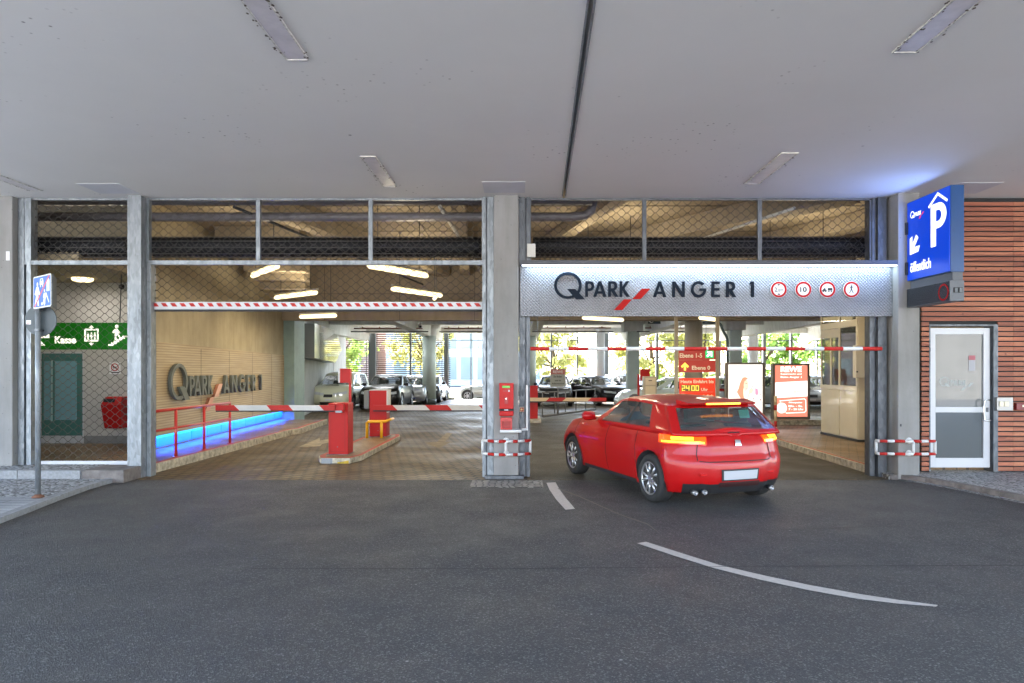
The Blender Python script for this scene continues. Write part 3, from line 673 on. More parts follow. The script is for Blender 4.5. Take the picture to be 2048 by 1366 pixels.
def rolling(label, x0, x1, yb0, yb1, hatch):
    t = thing('rolling_grille', label, 'rolling grille', (PF((x0 + x1) / 2, yc), yc, ZF(yb1, yc)))
    chain(PF(x0, yc), PF(x1, yc), ZF(yb0, yc), 3.92, yc).build('curtain', WIRE, t, recalc=False)
    b = MB().box(PF(x0 - 1, yc), PF(x1 + 1, yc), yc - .03, yc + .03, ZF(yb1, yc), ZF(yb0, yc))
    b.build('bottom_bar', WHITEA, t, bevel=.006)
    if hatch:
        h = MB(); n = 36; P_ = (PF(x1, yc) - PF(x0, yc)) / n; zt = ZF(yb0 + 2.5, yc); zb = ZF(yb0 + 9.5, yc)
        for i in range(n):
            a = PF(x0, yc) + i * P_ + .02; h.prism([(a, yc - .0325, zt), (a + P_ * .52, yc - .0325, zt), (a + P_ * .52 + .045, yc - .0325, zb), (a + .045, yc - .0325, zb)], (0, .002, 0))
        h.build('warning_stripes', BOOMR, t)
    MB().box(PF(x0, yc), PF(x1, yc), yc - .02, yc + .02, ZF(yb1 + (4 if hatch else 5), yc), ZF(yb1, yc) - .001).build('rubber_seal', BLACKM, t)
    return t
rolling('closed diamond rolling grille of the pedestrian gate, white bottom bar near the step', 63, 262, 921.5, 929, False)
rolling('raised rolling grille over the exit, its bottom bar striped red and white', 303, 964, 604, 619, True)
ch = chain(PF(1064, yc), PF(1740, yc), 3.55, 3.92, yc).build('rolling_grille', WIRE, recalc=False)
tag(ch, 'raised rolling grille just visible above the silver fascia', 'rolling grille')
# small things on the posts
tag(bx(1054, 487, 1071, 514, Y0 - .07, .09, mat('beige_housing', (.52, .50, .46), .5), 'sensor_box', None, .006), 'pale vertical sensor box on the guide rail above the fascia', 'sensor box')
# ---- silver fascia with the word mark
yf = 11.30
t = thing('fascia_sign', 'wide silver tread-plate fascia reading Q PARK ANGER 1 over the entry', 'sign', (3.0, yf, 2.65))
sx = lambda x: (x - CX) * (yf - .02) / F; sy = lambda y: EYE - (y - HY) * (yf - .02) / F
MB().box(sx(1040.5), sx(1783), yf - .02, yf + .06, sy(632.5), sy(533)).build('plate', PLATE, t, bevel=.004)
MB().box(sx(1783) + .002, sx(1795), yf - .02, yf + .08, sy(632.5), sy(533)).build('side_plate', GALVL, t)
MB().box(sx(1040.5), sx(1795), yf - .17, yf + .05, sy(532), sy(523)).build('hood', mat('anthracite_sheet', (.05, .055, .07), .45), t, bevel=.004)
LED = mat('led_white', (.75, .85, 1), .4, es=5, ec=(.62, .76, 1))
MB().box(sx(1044), sx(1790), yf - .15, yf - .10, sy(533.7), sy(532.1)).build('light_strip', LED, t)
def area(name, loc, sx_, sy_, power, colr, rot, parent=None, spread=180):
    l = bpy.data.lights.new(name, 'AREA'); l.shape = 'RECTANGLE'; l.size = sx_; l.size_y = sy_; l.energy = power; l.color = colr; l.spread = R(spread)
    o = bpy.data.objects.new(name, l); o.location = loc; o.rotation_euler = rot; col.objects.link(o); return o
area('fascia_lamp', (sx(1417), yf - .10, sy(534.5)), 6.0, .05, 3.8, (.55, .78, 1), (R(12), 0, 0))
pl = front(yf - .02)
NAVYR = mat('sign_red', (.36, .012, .010), .6, spec=.1)
logo(pl, sx, sy, NAVY, NAVYR, t, .03, d=.012)
bt = MB()
for x in range(1060, 1780, 62):
    for y in (537, 626): bt.lathe(pl(sx(x), sy(y), 0), (0, -1, 0), [(0, .008), (.006, .006)], 8)
bt.build('bolts', DARKM, t)
SW = mat('sign_white', (.80, .80, .80), .4); SR = mat('sign_ring_red', (.42, .010, .012), .6, spec=.15); SK = mat('sign_black', (.02, .02, .02), .5)
def circ(cx, cy, r, n=40): return [(cx + r * math.cos(2 * math.pi * i / n), cy + r * math.sin(2 * math.pi * i / n)) for i in range(n)]
def rnd(x, lab, fn):
    c = (sx(x), sy(579.5)); r = .135
    t = thing('round_sign', lab, 'traffic sign', (c[0], yf - .06, c[1]), 'round prohibition signs on the fascia')
    shape([circ(*c, r)], pl, 'disc', SW, t, .012, .02); shape([circ(*c, r * .97), circ(*c, r * .72)], pl, 'red_ring', SR, t, .001, .0335)
    fn(t, *c)
q_ = .034
def f1(t, x, z):
    text('2', pl, (x - .066, z - .036, x - .030, z + .036), 'digits', SK, t, .001, q_, .02); text(',10', pl, (x - .026, z - .046, x + .028, z + .016), 'digits', SK, t, .001, q_, .015); text('m', pl, (x + .038, z - .026, x + .074, z + .004), 'digits', SK, t, .001, q_, .01)
    for s in (1, -1): shape([[(x - .026, z + s * .088), (x + .026, z + s * .088), (x, z + s * .058)]], pl, 'triangle', SK, t, .001, q_ + .001)
rnd(1556, 'round sign with 2,10 m height limit, first of four on the fascia', f1)
rnd(1605, 'round red-rimmed sign with the number 10 on the fascia', lambda t, x, z: text('10', pl, (x - .055, z - .043, x + .055, z + .043), 'digits', SK, t, .001, q_, .03))
def f3(t, x, z):
    shape([[(x - .088, z - .03), (x - .088, z - .01), (x - .07, z + .005), (x - .058, z + .022), (x - .034, z + .022), (x - .028, z - .01), (x - .012, z - .012), (x - .012, z - .03)]], pl, 'truck_symbol', SK, t, .001, q_)
    shape([[(x + .004, z - .016), (x + .004, z + .026), (x + .080, z + .026), (x + .080, z - .016)]], pl, 'trailer_symbol', SK, t, .001, q_)
    for u in (-.07, -.03, .022, .062): shape([circ(x + u, z - .031, .0125, 14)], pl, 'wheel_symbol', SK, t, .001, q_ + .0012)
rnd(1653, 'round red-rimmed sign with a lorry and trailer on the fascia', f3)
def walker(t, x, z, k, pl, m, d, th=.001):
    sh = lambda p: shape([[(x + a * k, z + b * k) for a, b in p]], pl, 'walker_symbol', m, t, th, d)
    shape([circ(x + .03 * k, z + .84 * k, .115 * k, 14)], pl, 'walker_symbol', m, t, th, d + .0002)
    sh([(-.10, .68), (.06, .72), (.16, .52), (.34, .40), (.30, .32), (.10, .42), (.08, .10), (.22, -.28), (.40, -.62), (.28, -.70), (.08, -.36), (-.02, -.06), (-.14, -.38), (-.36, -.74), (-.48, -.66), (-.26, -.30), (-.14, .08), (-.12, .42), (-.24, .18), (-.32, .22), (-.22, .52)])
rnd(1701, 'round red-rimmed sign with a walking figure, last on the fascia', lambda t, x, z: walker(t, x, z, .086, pl, SK, q_))

# ---- height limit bar
yb = 11.22
t = thing('height_bar', 'red and white striped height bar hanging below the silver fascia', 'height bar', (3, yb, 2.1))
b = MB(); xs = [1060.6, 1098, 1137, 1176, 1214.6, 1252, 1291, 1330, 1368, 1412, 1415.5, 1454, 1492.7, 1531, 1570, 1608.7, 1647, 1685, 1724, 1763]
cs = [0, 1, 0, 1, 0, 1, 0, 1, 0, 1, 0, 1, 0, 1, 0, 1, 0, 1, 0]
for a, c, k in zip(xs, xs[1:], cs): b.tube([W(a, 697.5, yb), W(c, 697.5, yb)], .031, 14, k)
b.build('tube', [BOOMR, WHITEP], t)
for x in (1075, 1412, 1750): MB().tube([W(x, 694, yb), (W(x, 0, yb).x, yb, sy(632) - .0)], .004, 6).build('hanging_wire', GALVD, t)

# ---- blue parking sign, face towards the left
bxx = 6.26
BLUE = mat('backlit_blue', (.0, .04, .40), .3, es=.34, ec=(0, .075, .95))
BLW = mat('backlit_white', (.9, .93, 1), .4, es=1.0, ec=(.9, .95, 1)); BLR = mat('backlit_red', (.7, .05, .1), .4, es=.5, ec=(.9, .03, .08))
BCASE = mat('blue_case', (.008, .06, .20), .35, var=.08)
t = thing('parking_sign', 'backlit blue parking sign with a big white P under a roof, on the right pillar', 'sign', (6.3, 10.6, 3.2))
MB().box(bxx + .012, 6.47, 10.0, 11.115, 3.225, 4.50).build('case', BCASE, t, bevel=.006)
MB().box(bxx, bxx + .0115, 10.012, 11.105, 3.237, 4.488).build('face', BLUE, t)
ps = Plane((bxx, 11.13, 0), (0, -1, 0), (0, 0, 1), (-1, 0, 0))
def bar2(p, q, w_): 
    p = Vector(p); q = Vector(q); d = (q - p).normalized(); n = Vector((-d.y, d.x)) * w_ / 2; return [tuple(p + n), tuple(p - n), tuple(q - n), tuple(q + n)]
shape([[(.60, 4.30), (.842, 4.465), (1.085, 4.30), (1.062, 4.27), (.842, 4.42), (.623, 4.27)]], ps, 'roof_symbol', BLW, t, .003, .001)
shape([[(.67, 3.66), (.795, 3.66), (.795, 3.925)] + arc(.86, 4.115, .19, -90, 90, 16) + [(.67, 4.305)], [(.795, 4.03)] + arc(.85, 4.115, .085, -90, 90, 12) + [(.795, 4.20)]], ps, 'letter_p', BLW, t, .003, .001)
shape([[(.105, 3.64), (.105, 3.90), (.17, 3.93), (.17, 3.80), (.28, 3.935), (.335, 3.885), (.225, 3.745), (.375, 3.75), (.335, 3.66)]], ps, 'arrow_symbol', BLW, t, .003, .001)
logo(ps, lambda x: .115 + (x - 1108) * .00196, lambda y: 4.33 - (y - 545) * .00205, BLW, BLR, t, .002, full=False, d=.001)
text('öffentlich', ps, (.115, 3.352, .665, 3.515), 'lettering', BLW, t, .003, .001, .012)
area('sign_glow', (bxx - .02, 10.55, 3.86), 1.2, 1.0, 1.7, (.20, .38, 1), (0, R(90), 0))
for z in (3.33, 3.98): MB().box(bxx + .03, bxx + .16, 11.116, 11.30, z, z + .2).box(bxx - .03, bxx + .029, 11.08, 11.119, z, z + .2).build('bracket', DARKM, t)
t = thing('sign_box', 'dark tread-plate box hanging under the blue parking sign', 'sign box', (6.3, 10.6, 2.8))
MB().box(bxx + .04, 6.45, 10.0, 11.08, 3.10, 3.224).build('neck', mat('anthracite_box', (.09, .10, .12), .5), t)
MB().box(bxx, 6.47, 10.0, 11.115, 2.80, 3.099).build('case', mat('anthracite_case', (.11, .12, .14), .5, var=.1), t, bevel=.004)
MB().box(bxx - .006, bxx - .0005, 10.01, 11.105, 2.81, 3.09).build('tread_face', PLATED, t)
shape([circ(.99, 2.94, .125), circ(.99, 2.94, .10)], ps, 'red_ring', SR, t, .002, .008)
for k in range(2):
    o_ = MB(); x0 = 6.315 + k * .07
    o_.box(x0, x0 + .055, 9.985, 9.9995, 2.92, 2.995, 0)
    for j in range(5): o_.box(x0 + .006, x0 + .049, 9.980, 9.9845, 2.927 + j * .013, 2.933 + j * .013, 1)
    o_.build('vent', [BLACKM, GALV], t)

# ---- ceiling lamps (off) and hatches in the soffit
LENS = mat('unlit_lamp_lens', (.68, .65, .66), .35, var=.1, vs=6); FRL = mat('lamp_trim', (.62, .60, .55), .5, var=.35, vs=20)
def soffit_lamp(x0, x1, y0, y1, lab):
    t = thing('soffit_lamp', lab, 'ceiling lamp', ((x0 + x1) / 2, (y0 + y1) / 2, CZ), 'unlit lamps set in the soffit')
    z = CZ - .012; f = .014
    MB().box(x0, x1, y0, y0 + f, z, CZ - .0005).box(x0, x1, y1 - f, y1, z, CZ - .0005).box(x0, x0 + f, y0 + f, y1 - f, z, CZ - .0005).box(x1 - f, x1, y0 + f, y1 - f, z, CZ - .0005).build('frame', FRL, t)
    MB().box(x0 + f + .001, x1 - f - .001, y0 + f + .001, y1 - f - .001, CZ - .007, CZ - .0006).build('lens', LENS, t)
    b = MB(); rr = random.Random(x0 * 10 + y0)
    for i in range(46):
        s = rr.choice((x0, x1)); p = Vector((s + rr.gauss(0, .018), rr.uniform(y0, y1), CZ - .013)); r = rr.uniform(.004, .014)
        b.face([(p.x + r * math.cos(a) * rr.uniform(.6, 1.3), p.y + r * math.sin(a) * 1.6, p.z) for a in (0, 1.2, 2.4, 3.6, 5)])
    b.build('cobwebs', mat('cobweb_dirt', (.13, .105, .08), .9), t, recalc=False)
soffit_lamp(-2.19, -1.98, 9.2, 10.73, 'unlit recessed lamp over the exit lane, near the wide grille')
soffit_lamp(-2.19, -1.975, 4.8, 6.33, 'large unlit recessed lamp cut by the top edge, left of the joint')
soffit_lamp(3.43, 3.66, 9.05, 10.57, 'unlit recessed lamp with dark dirt specks, above the silver fascia')
soffit_lamp(3.34, 3.57, 4.8, 6.18, 'large unlit recessed lamp cut by the top edge, right of the joint')
soffit_lamp(-7.92, -7.71, 9.4, 10.97, 'unlit recessed lamp at the left edge, above the pedestrian gate')
HT = mat('hatch_lid', (.66, .66, .69), .7, var=.05)
def hatch(x0, x1, y0, y1, lab):
    tag(MB().box(x0, x1, y0, y1, CZ - .005, CZ - .0006).build('ceiling_hatch', HT), lab, 'hatch', 'access hatches in the soffit')
hatch(-6.9, -6.25, 10.55, 11.15, 'flat pale square hatch in the soffit above the pedestrian gate post')
hatch(-.62, .04, 10.45, 11.1, 'flat pale square hatch in the soffit above the ticket machine pillar')
hatch(6.75, 7.4, 10.5, 11.15, 'flat pale square hatch in the soffit right of the blue sign')

# ---- striped bumper rails round the pillars
def rails(x0, x1, yfr, zs, lab, path, seg):
    t = thing('bumper_rail', lab, 'bumper rail', ((x0 + x1) / 2, yfr, zs[0]), 'tubular bumper rails round the pillars')
    for z in zs:
        b = MB(); L = [Vector((*p, z)) for p in path]; tot = []
        k = 0
        for a, c in zip(L, L[1:]):
            n = max(1, round((c - a).length / seg))
            for i in range(n):
                b.tube([a.lerp(c, i / n), a.lerp(c, (i + 1) / n)], .024, 12, k % 2); k += 1
        b.build('tube', [WHITEP, BOOMR], t)
    for x, y in (path[0], path[-1]): MB().tube([(x, y, zs[0]), (x, y, zs[1])], .022, 12).build('upright', WHITEP, t)
    xm = (x0 + x1) / 2; ym = min(p[1] for p in path)
    MB().tube([(xm, ym, zs[0]), (xm, ym, zs[1])], .024, 12).build('upright', WHITEP, t)
    b = MB()
    for z in zs: b.tube([(xm, ym, z), (xm, yfr - .002, z)], .022, 10).lathe((xm, yfr, z), (0, -1, 0), [(0, .05), (.012, .048)], 20)
    b.build('wall_flange', WHITEP, t)
rails(-.475, -.065, 11.25, (.62, .405), 'red and white tubular bumper rails round the ticket machine pillar',
      [(-.66, 11.28), (-.46, 11.13), (-.385, 11.12), (-.27, 11.12), (-.155, 11.12), (-.08, 11.13), (.13, 11.28)], .13)
rails(6.12, 6.47, 11.12, (.635, .43), 'red and white tubular bumper rails round the right concrete pillar',
      [(5.76, 11.12), (5.77, 11.03), (6.0, 11.02), (6.16, 11.0), (6.42, 11.0), (6.66, 11.02)], .12)

# ---- ticket machine on the central pillar
t = thing('ticket_machine', 'red parking ticket machine with green display on the central pillar', 'ticket machine', (-.27, 11.2, .8))
def bp(x0, y0, x1, y1, Y, d, m, name, parent=None, bev=0):      # box given by its front face in the photo, front at Y-d
    return bx(x0, y0, x1, y1, Y, d, m, name, parent, bev)
bp(998.5, 766.5, 1027, 818, 11.248, .16, REDP, 'housing', t, .008)
bp(998.5, 818.6, 1027, 821.6, 11.248, .163, BLACKM, 'black_band', t); bp(1008.5, 818.8, 1016.5, 820.9, 11.083, .004, WHITEA, 'ticket_slot', t)
bp(998.5, 822, 1027, 832.5, 11.248, .18, REDP, 'chute', t, .02)
bp(1004.5, 771.5, 1020, 776, 11.086, .004, mat('green_display', (.06, .25, .02), .3, es=.3, ec=(.15, .5, .04)), 'display', t)
bp(1006, 780.5, 1015.5, 783.5, 11.086, .003, REDD, 'keypad', t); bp(1016.5, 780, 1019.5, 783.5, 11.086, .004, WHITEA, 'card_symbol', t)
bp(1009, 794, 1016, 807.5, 11.086, .003, REDD, 'speaker_grille', t); MB().lathe(W(1012.2, 797.4, 11.083), (0, -1, 0), [(0, .01), (.008, .009)], 12).build('call_button', CHROME, t)
t = thing('tray_box', 'open red plastic box under the ticket machine, standing on a white shelf', 'box', (-.27, 11.15, .8))
b = MB(); p = W(1001, 835, 11.08); q = W(1024, 859, 11.08)
b.box(p.x, q.x, 11.2, 11.247, q.z, p.z).box(p.x, p.x + .025, 11.08, 11.1995, q.z, p.z).box(q.x - .025, q.x, 11.08, 11.1995, q.z, p.z).box(p.x + .026, q.x - .026, 11.08, 11.1995, q.z, q.z + .02).box(p.x + .026, q.x - .026, 11.08, 11.1995, p.z - .06, p.z)
b.build('body', mat('red_plastic', (.48, .02, .018), .35), t)
t = thing('shelf', 'narrow white shelf under the red box, joined to a white vertical duct', 'shelf', (-.2, 11.15, .8))
bp(1000, 860, 1043, 865, 11.248, .2, WHITEP, 'board', t, .003); bp(1043.5, 857, 1056, 861, 11.33, .1, WHITEP, 'arm', t); bp(1052, 770.5, 1056, 856.5, 11.33, .1, mat('pale_duct', (.55, .53, .53), .5), 'duct', t)
t = thing('emergency_button', 'small dark red emergency button plate beside the ticket machine', 'button', (.0, 11.35, 1.1))
bp(1039.3, 814, 1048.3, 824, 11.38, .04, mat('plate_yellowish', (.42, .36, .22), .5), 'plate', t); bp(1040.3, 815, 1047.3, 823, 11.339, .006, REDD, 'cover', t)
shape([[(W(1042.8 if i % 2 else 1043.8, 0, 11.33).x + (.024 if i % 2 == 0 else .009) * math.cos(R(i * 45)), W(0, 819, 11.33).z + (.024 if i % 2 == 0 else .009) * math.sin(R(i * 45))) for i in range(8)]], front(11.332), 'cross', mat('cross_yellow', (.6, .45, .1), .5), t, .001, .0005)
tag(bp(1800, 848, 1803, 853, 11.118, .004, DARKM, 'scuff_mark'), 'small dark scuff on the right concrete pillar above the bumper rails', 'scuff')

# ---- street sign at the left
t = thing('street_sign', 'galvanised pole with blue end-of-play-street plates and a round disc seen from behind', 'street sign', (-6.53, 9.2, .075))
MB().tube([(-6.53, 9.2, .07), (-6.53, 9.2, 3.0)], .033, 16).build('pole', GALVL, t)
MB().lathe((-6.53, 9.2, .07), (0, 0, 1), [(0, .075), (.02, .07), (.03, .045), (.045, .034)], 20).build('foot', mat('rusty_foot', (.16, .07, .04), .8, var=.3), t)
MB().tube([(-6.53, 9.2, 2.999), (-6.53, 9.2, 3.01)], .034, 16).build('pole_cap', GALVD, t)
dc = Vector((-6.53, 9.25, 2.46))
MB().lathe(dc, (0, 1, 0), [(0, .214), (.004, .216), (.012, .216)], 40).build('disc_back', mat('dark_sign_back', (.055, .07, .08), .5, var=.1), t)
MB().box(-6.72, -6.66, 9.246, 9.2495, 2.405, 2.46, 0).box(-6.71, -6.685, 9.2445, 9.2458, 2.41, 2.42, 1).build('sticker', [SW, SR], t)
for z in (2.32, 2.60): MB().box(-6.58, -6.48, 9.155, 9.249, z - .012, z + .012).build('clamp', GALVD, t)
pL = Vector((-6.515, 9.10, 2.605)); pR = Vector((-6.005, 8.70, 2.575)); u = (pR - pL); u.z = 0; LW = u.length; u.normalize(); n = Vector((u.y, -u.x, 0)); 
pz = Plane((pL.x, pL.y, 2.60), u, (0, 0, 1), n)
SB = mat('sign_blue', (.0, .085, .42), .35, es=0); HH = .42
def rrect(a0, b0, a1, b1, r): return arc(a1 - r, b1 - r, r, 0, 90, 4) + arc(a0 + r, b1 - r, r, 90, 180, 4) + arc(a0 + r, b0 + r, r, 180, 270, 4) + arc(a1 - r, b0 + r, r, 270, 360, 4)
shape([rrect(0, 0, LW, HH, .03)], pz, 'plate', SW, t, .004, 0); shape([rrect(.014, .014, LW - .014, HH - .014, .022)], pz, 'blue_field', SB, t, .0008, .0045)
m_ = SW; d_ = .0058
sh = lambda p, mm=m_, nm='play_street_symbol', dd=d_: shape([p], pz, nm, mm, t, .0006, dd)
sh([(.10, .19), (.17, .27), (.19, .24), (.19, .15), (.22, .03), (.17, .03), (.15, .12), (.10, .03), (.05, .03), (.11, .16)]); sh(circ(.16, .315, .026, 14), dd=d_ + .0002)
sh([(.10, .17), (.06, .19), (.13, .285), (.19, .285), (.26, .18), (.22, .17), (.16, .24)], dd=d_ + .0004)
sh([(.37, .13), (.40, .185), (.45, .185), (.49, .13), (.455, .12), (.45, .04), (.42, .04), (.41, .09), (.38, .04), (.35, .04), (.40, .12)]); sh(circ(.425, .215, .019, 12), dd=d_ + .0002); sh(circ(.33, .05, .022, 12), dd=d_ + .0002)
sh([(.25, .30), (.25, .345), (.27, .38), (.36, .38), (.38, .345), (.38, .30), (.365, .30), (.365, .27), (.345, .27), (.345, .30), (.285, .30), (.285, .27), (.265, .27), (.265, .30)])
sh([(.275, .35), (.355, .35), (.345, .37), (.285, .37)], SB, dd=d_ + .0003)
sh([(.50, .20), (.50, .34), (.55, .38), (.60, .34), (.60, .20), (.565, .20), (.565, .26), (.535, .26), (.535, .20)], dd=d_ + .0001); sh([(.40, .02), (.47, .19), (.485, .19), (.59, .06), (.575, .05), (.48, .16), (.425, .02)], dd=d_ + .0003)
sh([(.03, .02), (.075, .02), (LW - .03, HH - .02), (LW - .075, HH - .02)], mat('sign_red_bar', (.62, .05, .06), .4), 'red_bar', d_ + .0012)
u2 = Vector((-.30, .52, 0)).normalized(); 
sb = MB(); P0 = Vector((-5.99, 8.74, 2.595)); w2_ = .60
P0b = Vector((-6.0, 8.71, 2.6)); q1 = P0b + u2 * w2_; th = Vector((u2.y, -u2.x, 0)) * .003
sb.hexa([P0b - th, P0b + th, q1 + th, q1 - th] + [v + Vector((0, 0, .42)) for v in (P0b - th, P0b + th, q1 + th, q1 - th)]); sb.build('rear_plate', mat('dark_sign_back', (.055, .07, .08)), t)
MB().box(-6.50, -6.36, 9.10, 9.13, 2.70, 2.73).box(-6.50, -6.36, 9.10, 9.13, 2.9, 2.93).build('bracket', GALVD, t)

# ================================================================= INSIDE THE GARAGE
# ---- lit fluorescent tubes
TUBE = mat('lit_tube', (1, .9, .65), .4, es=2.2, ec=(1, .80, .42))
HOUS = mat('lamp_housing', (.5, .48, .42), .5)
def tube_lamp(p, q, lab, power=3.7, r=.055, colr=(1, .84, .58)):
    p = Vector(p); q = Vector(q); t = thing('tube_lamp', lab, 'ceiling lamp', (p + q) / 2, 'lit tube lamps under the garage ceiling')
    MB().tube([p, p.lerp(q, .03), p.lerp(q, .97), q], [r * .6, r, r, r * .6], 12).build('tube', TUBE, t)
    u = (q - p).normalized(); up = Vector((0, 0, r + .012))
    n = Vector((-u.y, u.x, 0)) * .045
    a = p + up; c = q + up
    MB().hexa([a - n, c - n, c + n, a + n] + [v + Vector((0, 0, .04)) for v in (a - n, c - n, c + n, a + n)]).build('housing', HOUS, t)
    for f in (.15, .85):
        m_ = p.lerp(q, f); MB().tube([m_ + up + Vector((0, 0, .04)), (m_.x, m_.y, (5.19 if m_.y < 22.7 else 4.14))], .008, 6).build('hanger', DARKM, t)
    m_ = (p + q) / 2
    if power: area('tube_light', m_ + Vector((0, 0, r + .06)), (q - p).length, .12, power * .5, colr, (R(180), 0, -math.atan2(u.y, u.x)))
    if power: area('tube_light', m_ - Vector((0, 0, r + .02)), (q - p).length, .12, power, colr, (0, 0, math.atan2(u.y, u.x)))
TL = [((-6.1, 15.4, 3.9), (-4.98, 13.9, 3.9), 'slanting lit tube lamp nearest the upper left of the exit opening'),
      ((-6.78, 18.7, 3.75), (-5.24, 17.4, 3.75), 'lit tube lamp above the left walkway, second in depth'),
      ((-2.91, 12.86, 3.75), (-1.99, 14.3, 3.75), 'largest lit tube lamp, near the grille right of its second mullion'),
      ((-3.18, 16.6, 3.75), (-2.15, 18.2, 3.75), 'lit tube lamp just above the striped bar, below the largest one'),
      ((-6.62, 20.3, 3.35), (-5.4, 19.8, 3.35), 'lit tube lamp hanging below the striped bar, at the beam'),
      ((1.79, 20.3, 3.32), (3.13, 21.2, 3.32), 'lit tube lamp partly hidden by the lower edge of the fascia, left half')]
for p, q, l in TL: tube_lamp(p, q, l)
tube_lamp((5.4, 20.8, 3.36), (6.1, 21.6, 3.36), 'lit tube lamp almost hidden by the lower edge of the fascia, right half')
tube_lamp((-2.7, 20.9, 3.95), (-2.45, 19.6, 3.95), 'small lit tube lamp seen end-on above the striped bar', 3)
tube_lamp((6.5, 14.2, 3.8), (5.2, 15.0, 3.8), 'added unseen tube lamp behind the fascia near the cabin', 6)  # unseen lamp, added to warm the upper concrete on the right
tube_lamp((1.2, 14.6, 3.8), (2.6, 15.2, 3.8), 'added unseen tube lamp behind the left half of the fascia', 6)  # second unseen lamp added to light the high ceiling
t = thing('lobby_lamp', 'small lit round lamp in the ceiling behind the pedestrian gate', 'ceiling lamp', (-9.3, 14.0, 3.66))
MB().lathe((-9.15, 14.2, 3.688), (0, 0, -1), [(0, .2), (.05, .19), (.07, .14)], 24).build('shade', TUBE, t)
area('lobby_light', (-9.15, 14.0, 3.55), .6, .6, 1.5, (1, .94, .86), (0, 0, 0))
# ---- pipes and ducts
def pipe(path, r, lab, m=PIPEG, name='pipe', cat='pipe', seg=14):
    return tag(MB().tube(path, r, seg).build(name, m), lab, cat)
pipe([W(62, 434, 12.9), W(1140, 434, 12.9), W(1170, 431, 12.9), W(1183, 420, 12.9), W(1187, 400, 12.9), W(1187, 380, 12.9)], .085, 'thick grey pipe behind the upper grilles, bending upwards at its right end')
pipe([W(62, 403, 12.6), W(1184, 403, 12.6)], .07, 'grey pipe running just below the soffit edge, behind the upper grilles')
def bend(path, n=5):
    P = [Vector(p) for p in path]; out = [P[0]]
    for a, b_, c in zip(P, P[1:], P[2:]):
        k = min((b_ - a).length, (c - b_).length) * .45; u = b_ + (a - b_).normalized() * k; v = b_ + (c - b_).normalized() * k
        for i in range(n + 1): s = i / n; out.append(u.lerp(b_, s).lerp(b_.lerp(v, s), s))
    return out + [P[-1]]
pipe(bend([W(1296, 645, 28), W(1440, 645, 28), W(1446, 662, 28), W(1455, 676, 28), W(1455, 830, 28)]), .055, 'dark drain pipe bending down beside the red information sign', mat('green_drain_pipe', (.03, .05, .045), .4))
RUST = mat('rust_red_pipe', (.20, .05, .03), .6, var=.2)
for x0, x1, y, Y, lab in ((708, 845, 657, 30, 'left'), (888, 966, 657, 30, 'middle'), (1077, 1222, 656, 30, 'right of the ticket machine pillar'), (1290, 1372, 656, 30, 'right')):
    t = thing('sprinkler_pipe', f'thin rust-red sprinkler pipe under the white ceiling, {lab}' + ('' if 'pillar' in lab else ' section'), 'pipe', W((x0 + x1) / 2, y, Y))
    b = MB().tube([W(x0, y, Y), W(x1, y, Y)], .025, 8)
    b.build('pipe', RUST, t)
    for k in range(4):
        p = W(x0 + (x1 - x0) * (k + .5) / 4, y, Y); MB().tube([p, p + Vector((0, 0, .08))], .02, 6).build('sprinkler_head', RUST, t)
    tag(MB().box(W(x0 - 12, y, Y).x, W(x1 + 8, y, Y).x, Y + .5, Y + .6, W(0, 663, Y).z, W(0, 661, Y).z).build('cable_tray', DARKM), f'thin dark cable tray below the sprinkler pipe, {lab}' + ('' if 'pillar' in lab else ' section'), 'cable tray')
# ---- columns
COLG = mat('pale_green_column', (.48, .56, .52), .45, var=.06)
COLB = mat('grey_green_column', (.36, .43, .40), .5, var=.06)
def rcol(cx, wd, Y, m, lab, zt=4.14, flare=True):
    c = W(cx, 0, Y); r = wd / 2 * Y / F; t = thing('round_column', lab, 'column', (c.x, Y, 0))
    MB().lathe((c.x, Y, 0), (0, 0, 1), [(0, r), (3.5 if flare else zt, r)], 32).build('shaft', m, t)
    MB().lathe((c.x, Y, 0), (0, 0, 1), [(0, r + .012), (.28, r + .012)], 32).build('base_band', mat('dark_band', (.06, .08, .075), .5), t)
    if flare: MB().lathe((c.x, Y, 3.5), (0, 0, 1), [(0, r * 1.02), (.25, r * 1.3), (.64, r * 1.75)], 32).build('capital', CONCL, t)
def scol(cx, wd, Y, m, lab, zt=3.5, cap=1.6):
    c = W(cx, 0, Y); r = wd / 2 * Y / F; t = thing('square_column', lab, 'column', (c.x, Y, 0))
    MB().box(c.x - r, c.x + r, Y - r, Y + r, 0, zt).build('shaft', m, t, bevel=.03)
    MB().box(c.x - r * cap, c.x + r * cap, Y - r * 1.1, Y + r * 2, zt, 4.14).build('capital', CONCG, t, bevel=.02)
rcol(858.5, 27, 35, COLG, 'round pale green column behind the dark cars left of the ticket machine')
rcol(1058, 28, 35, COLG, 'round pale column just right of the ticket machine pillar')
scol(1265, 24, 31, COLB, 'square grey-green column left of the red information sign')
scol(1468.5, 24, 30, COLB, 'square grey-green column between red information sign and light boxes')
rcol(1387, 35, 24.5, CONCC, 'thick round raw concrete column behind the red information sign', flare=False)
rcol(655, 13, 36, COLG, 'slim round grey column in the far left corner', flare=False)
rcol(1506, 20, 38, mat('pale_blue_column', (.6, .65, .72), .5), 'pale round column near the glazing behind the light boxes', flare=False)
rcol(1201, 18, 38.6, mat('pale_blue_column', (.6, .65, .72), .5), 'pale round column near the glazing left of the square column', flare=False)
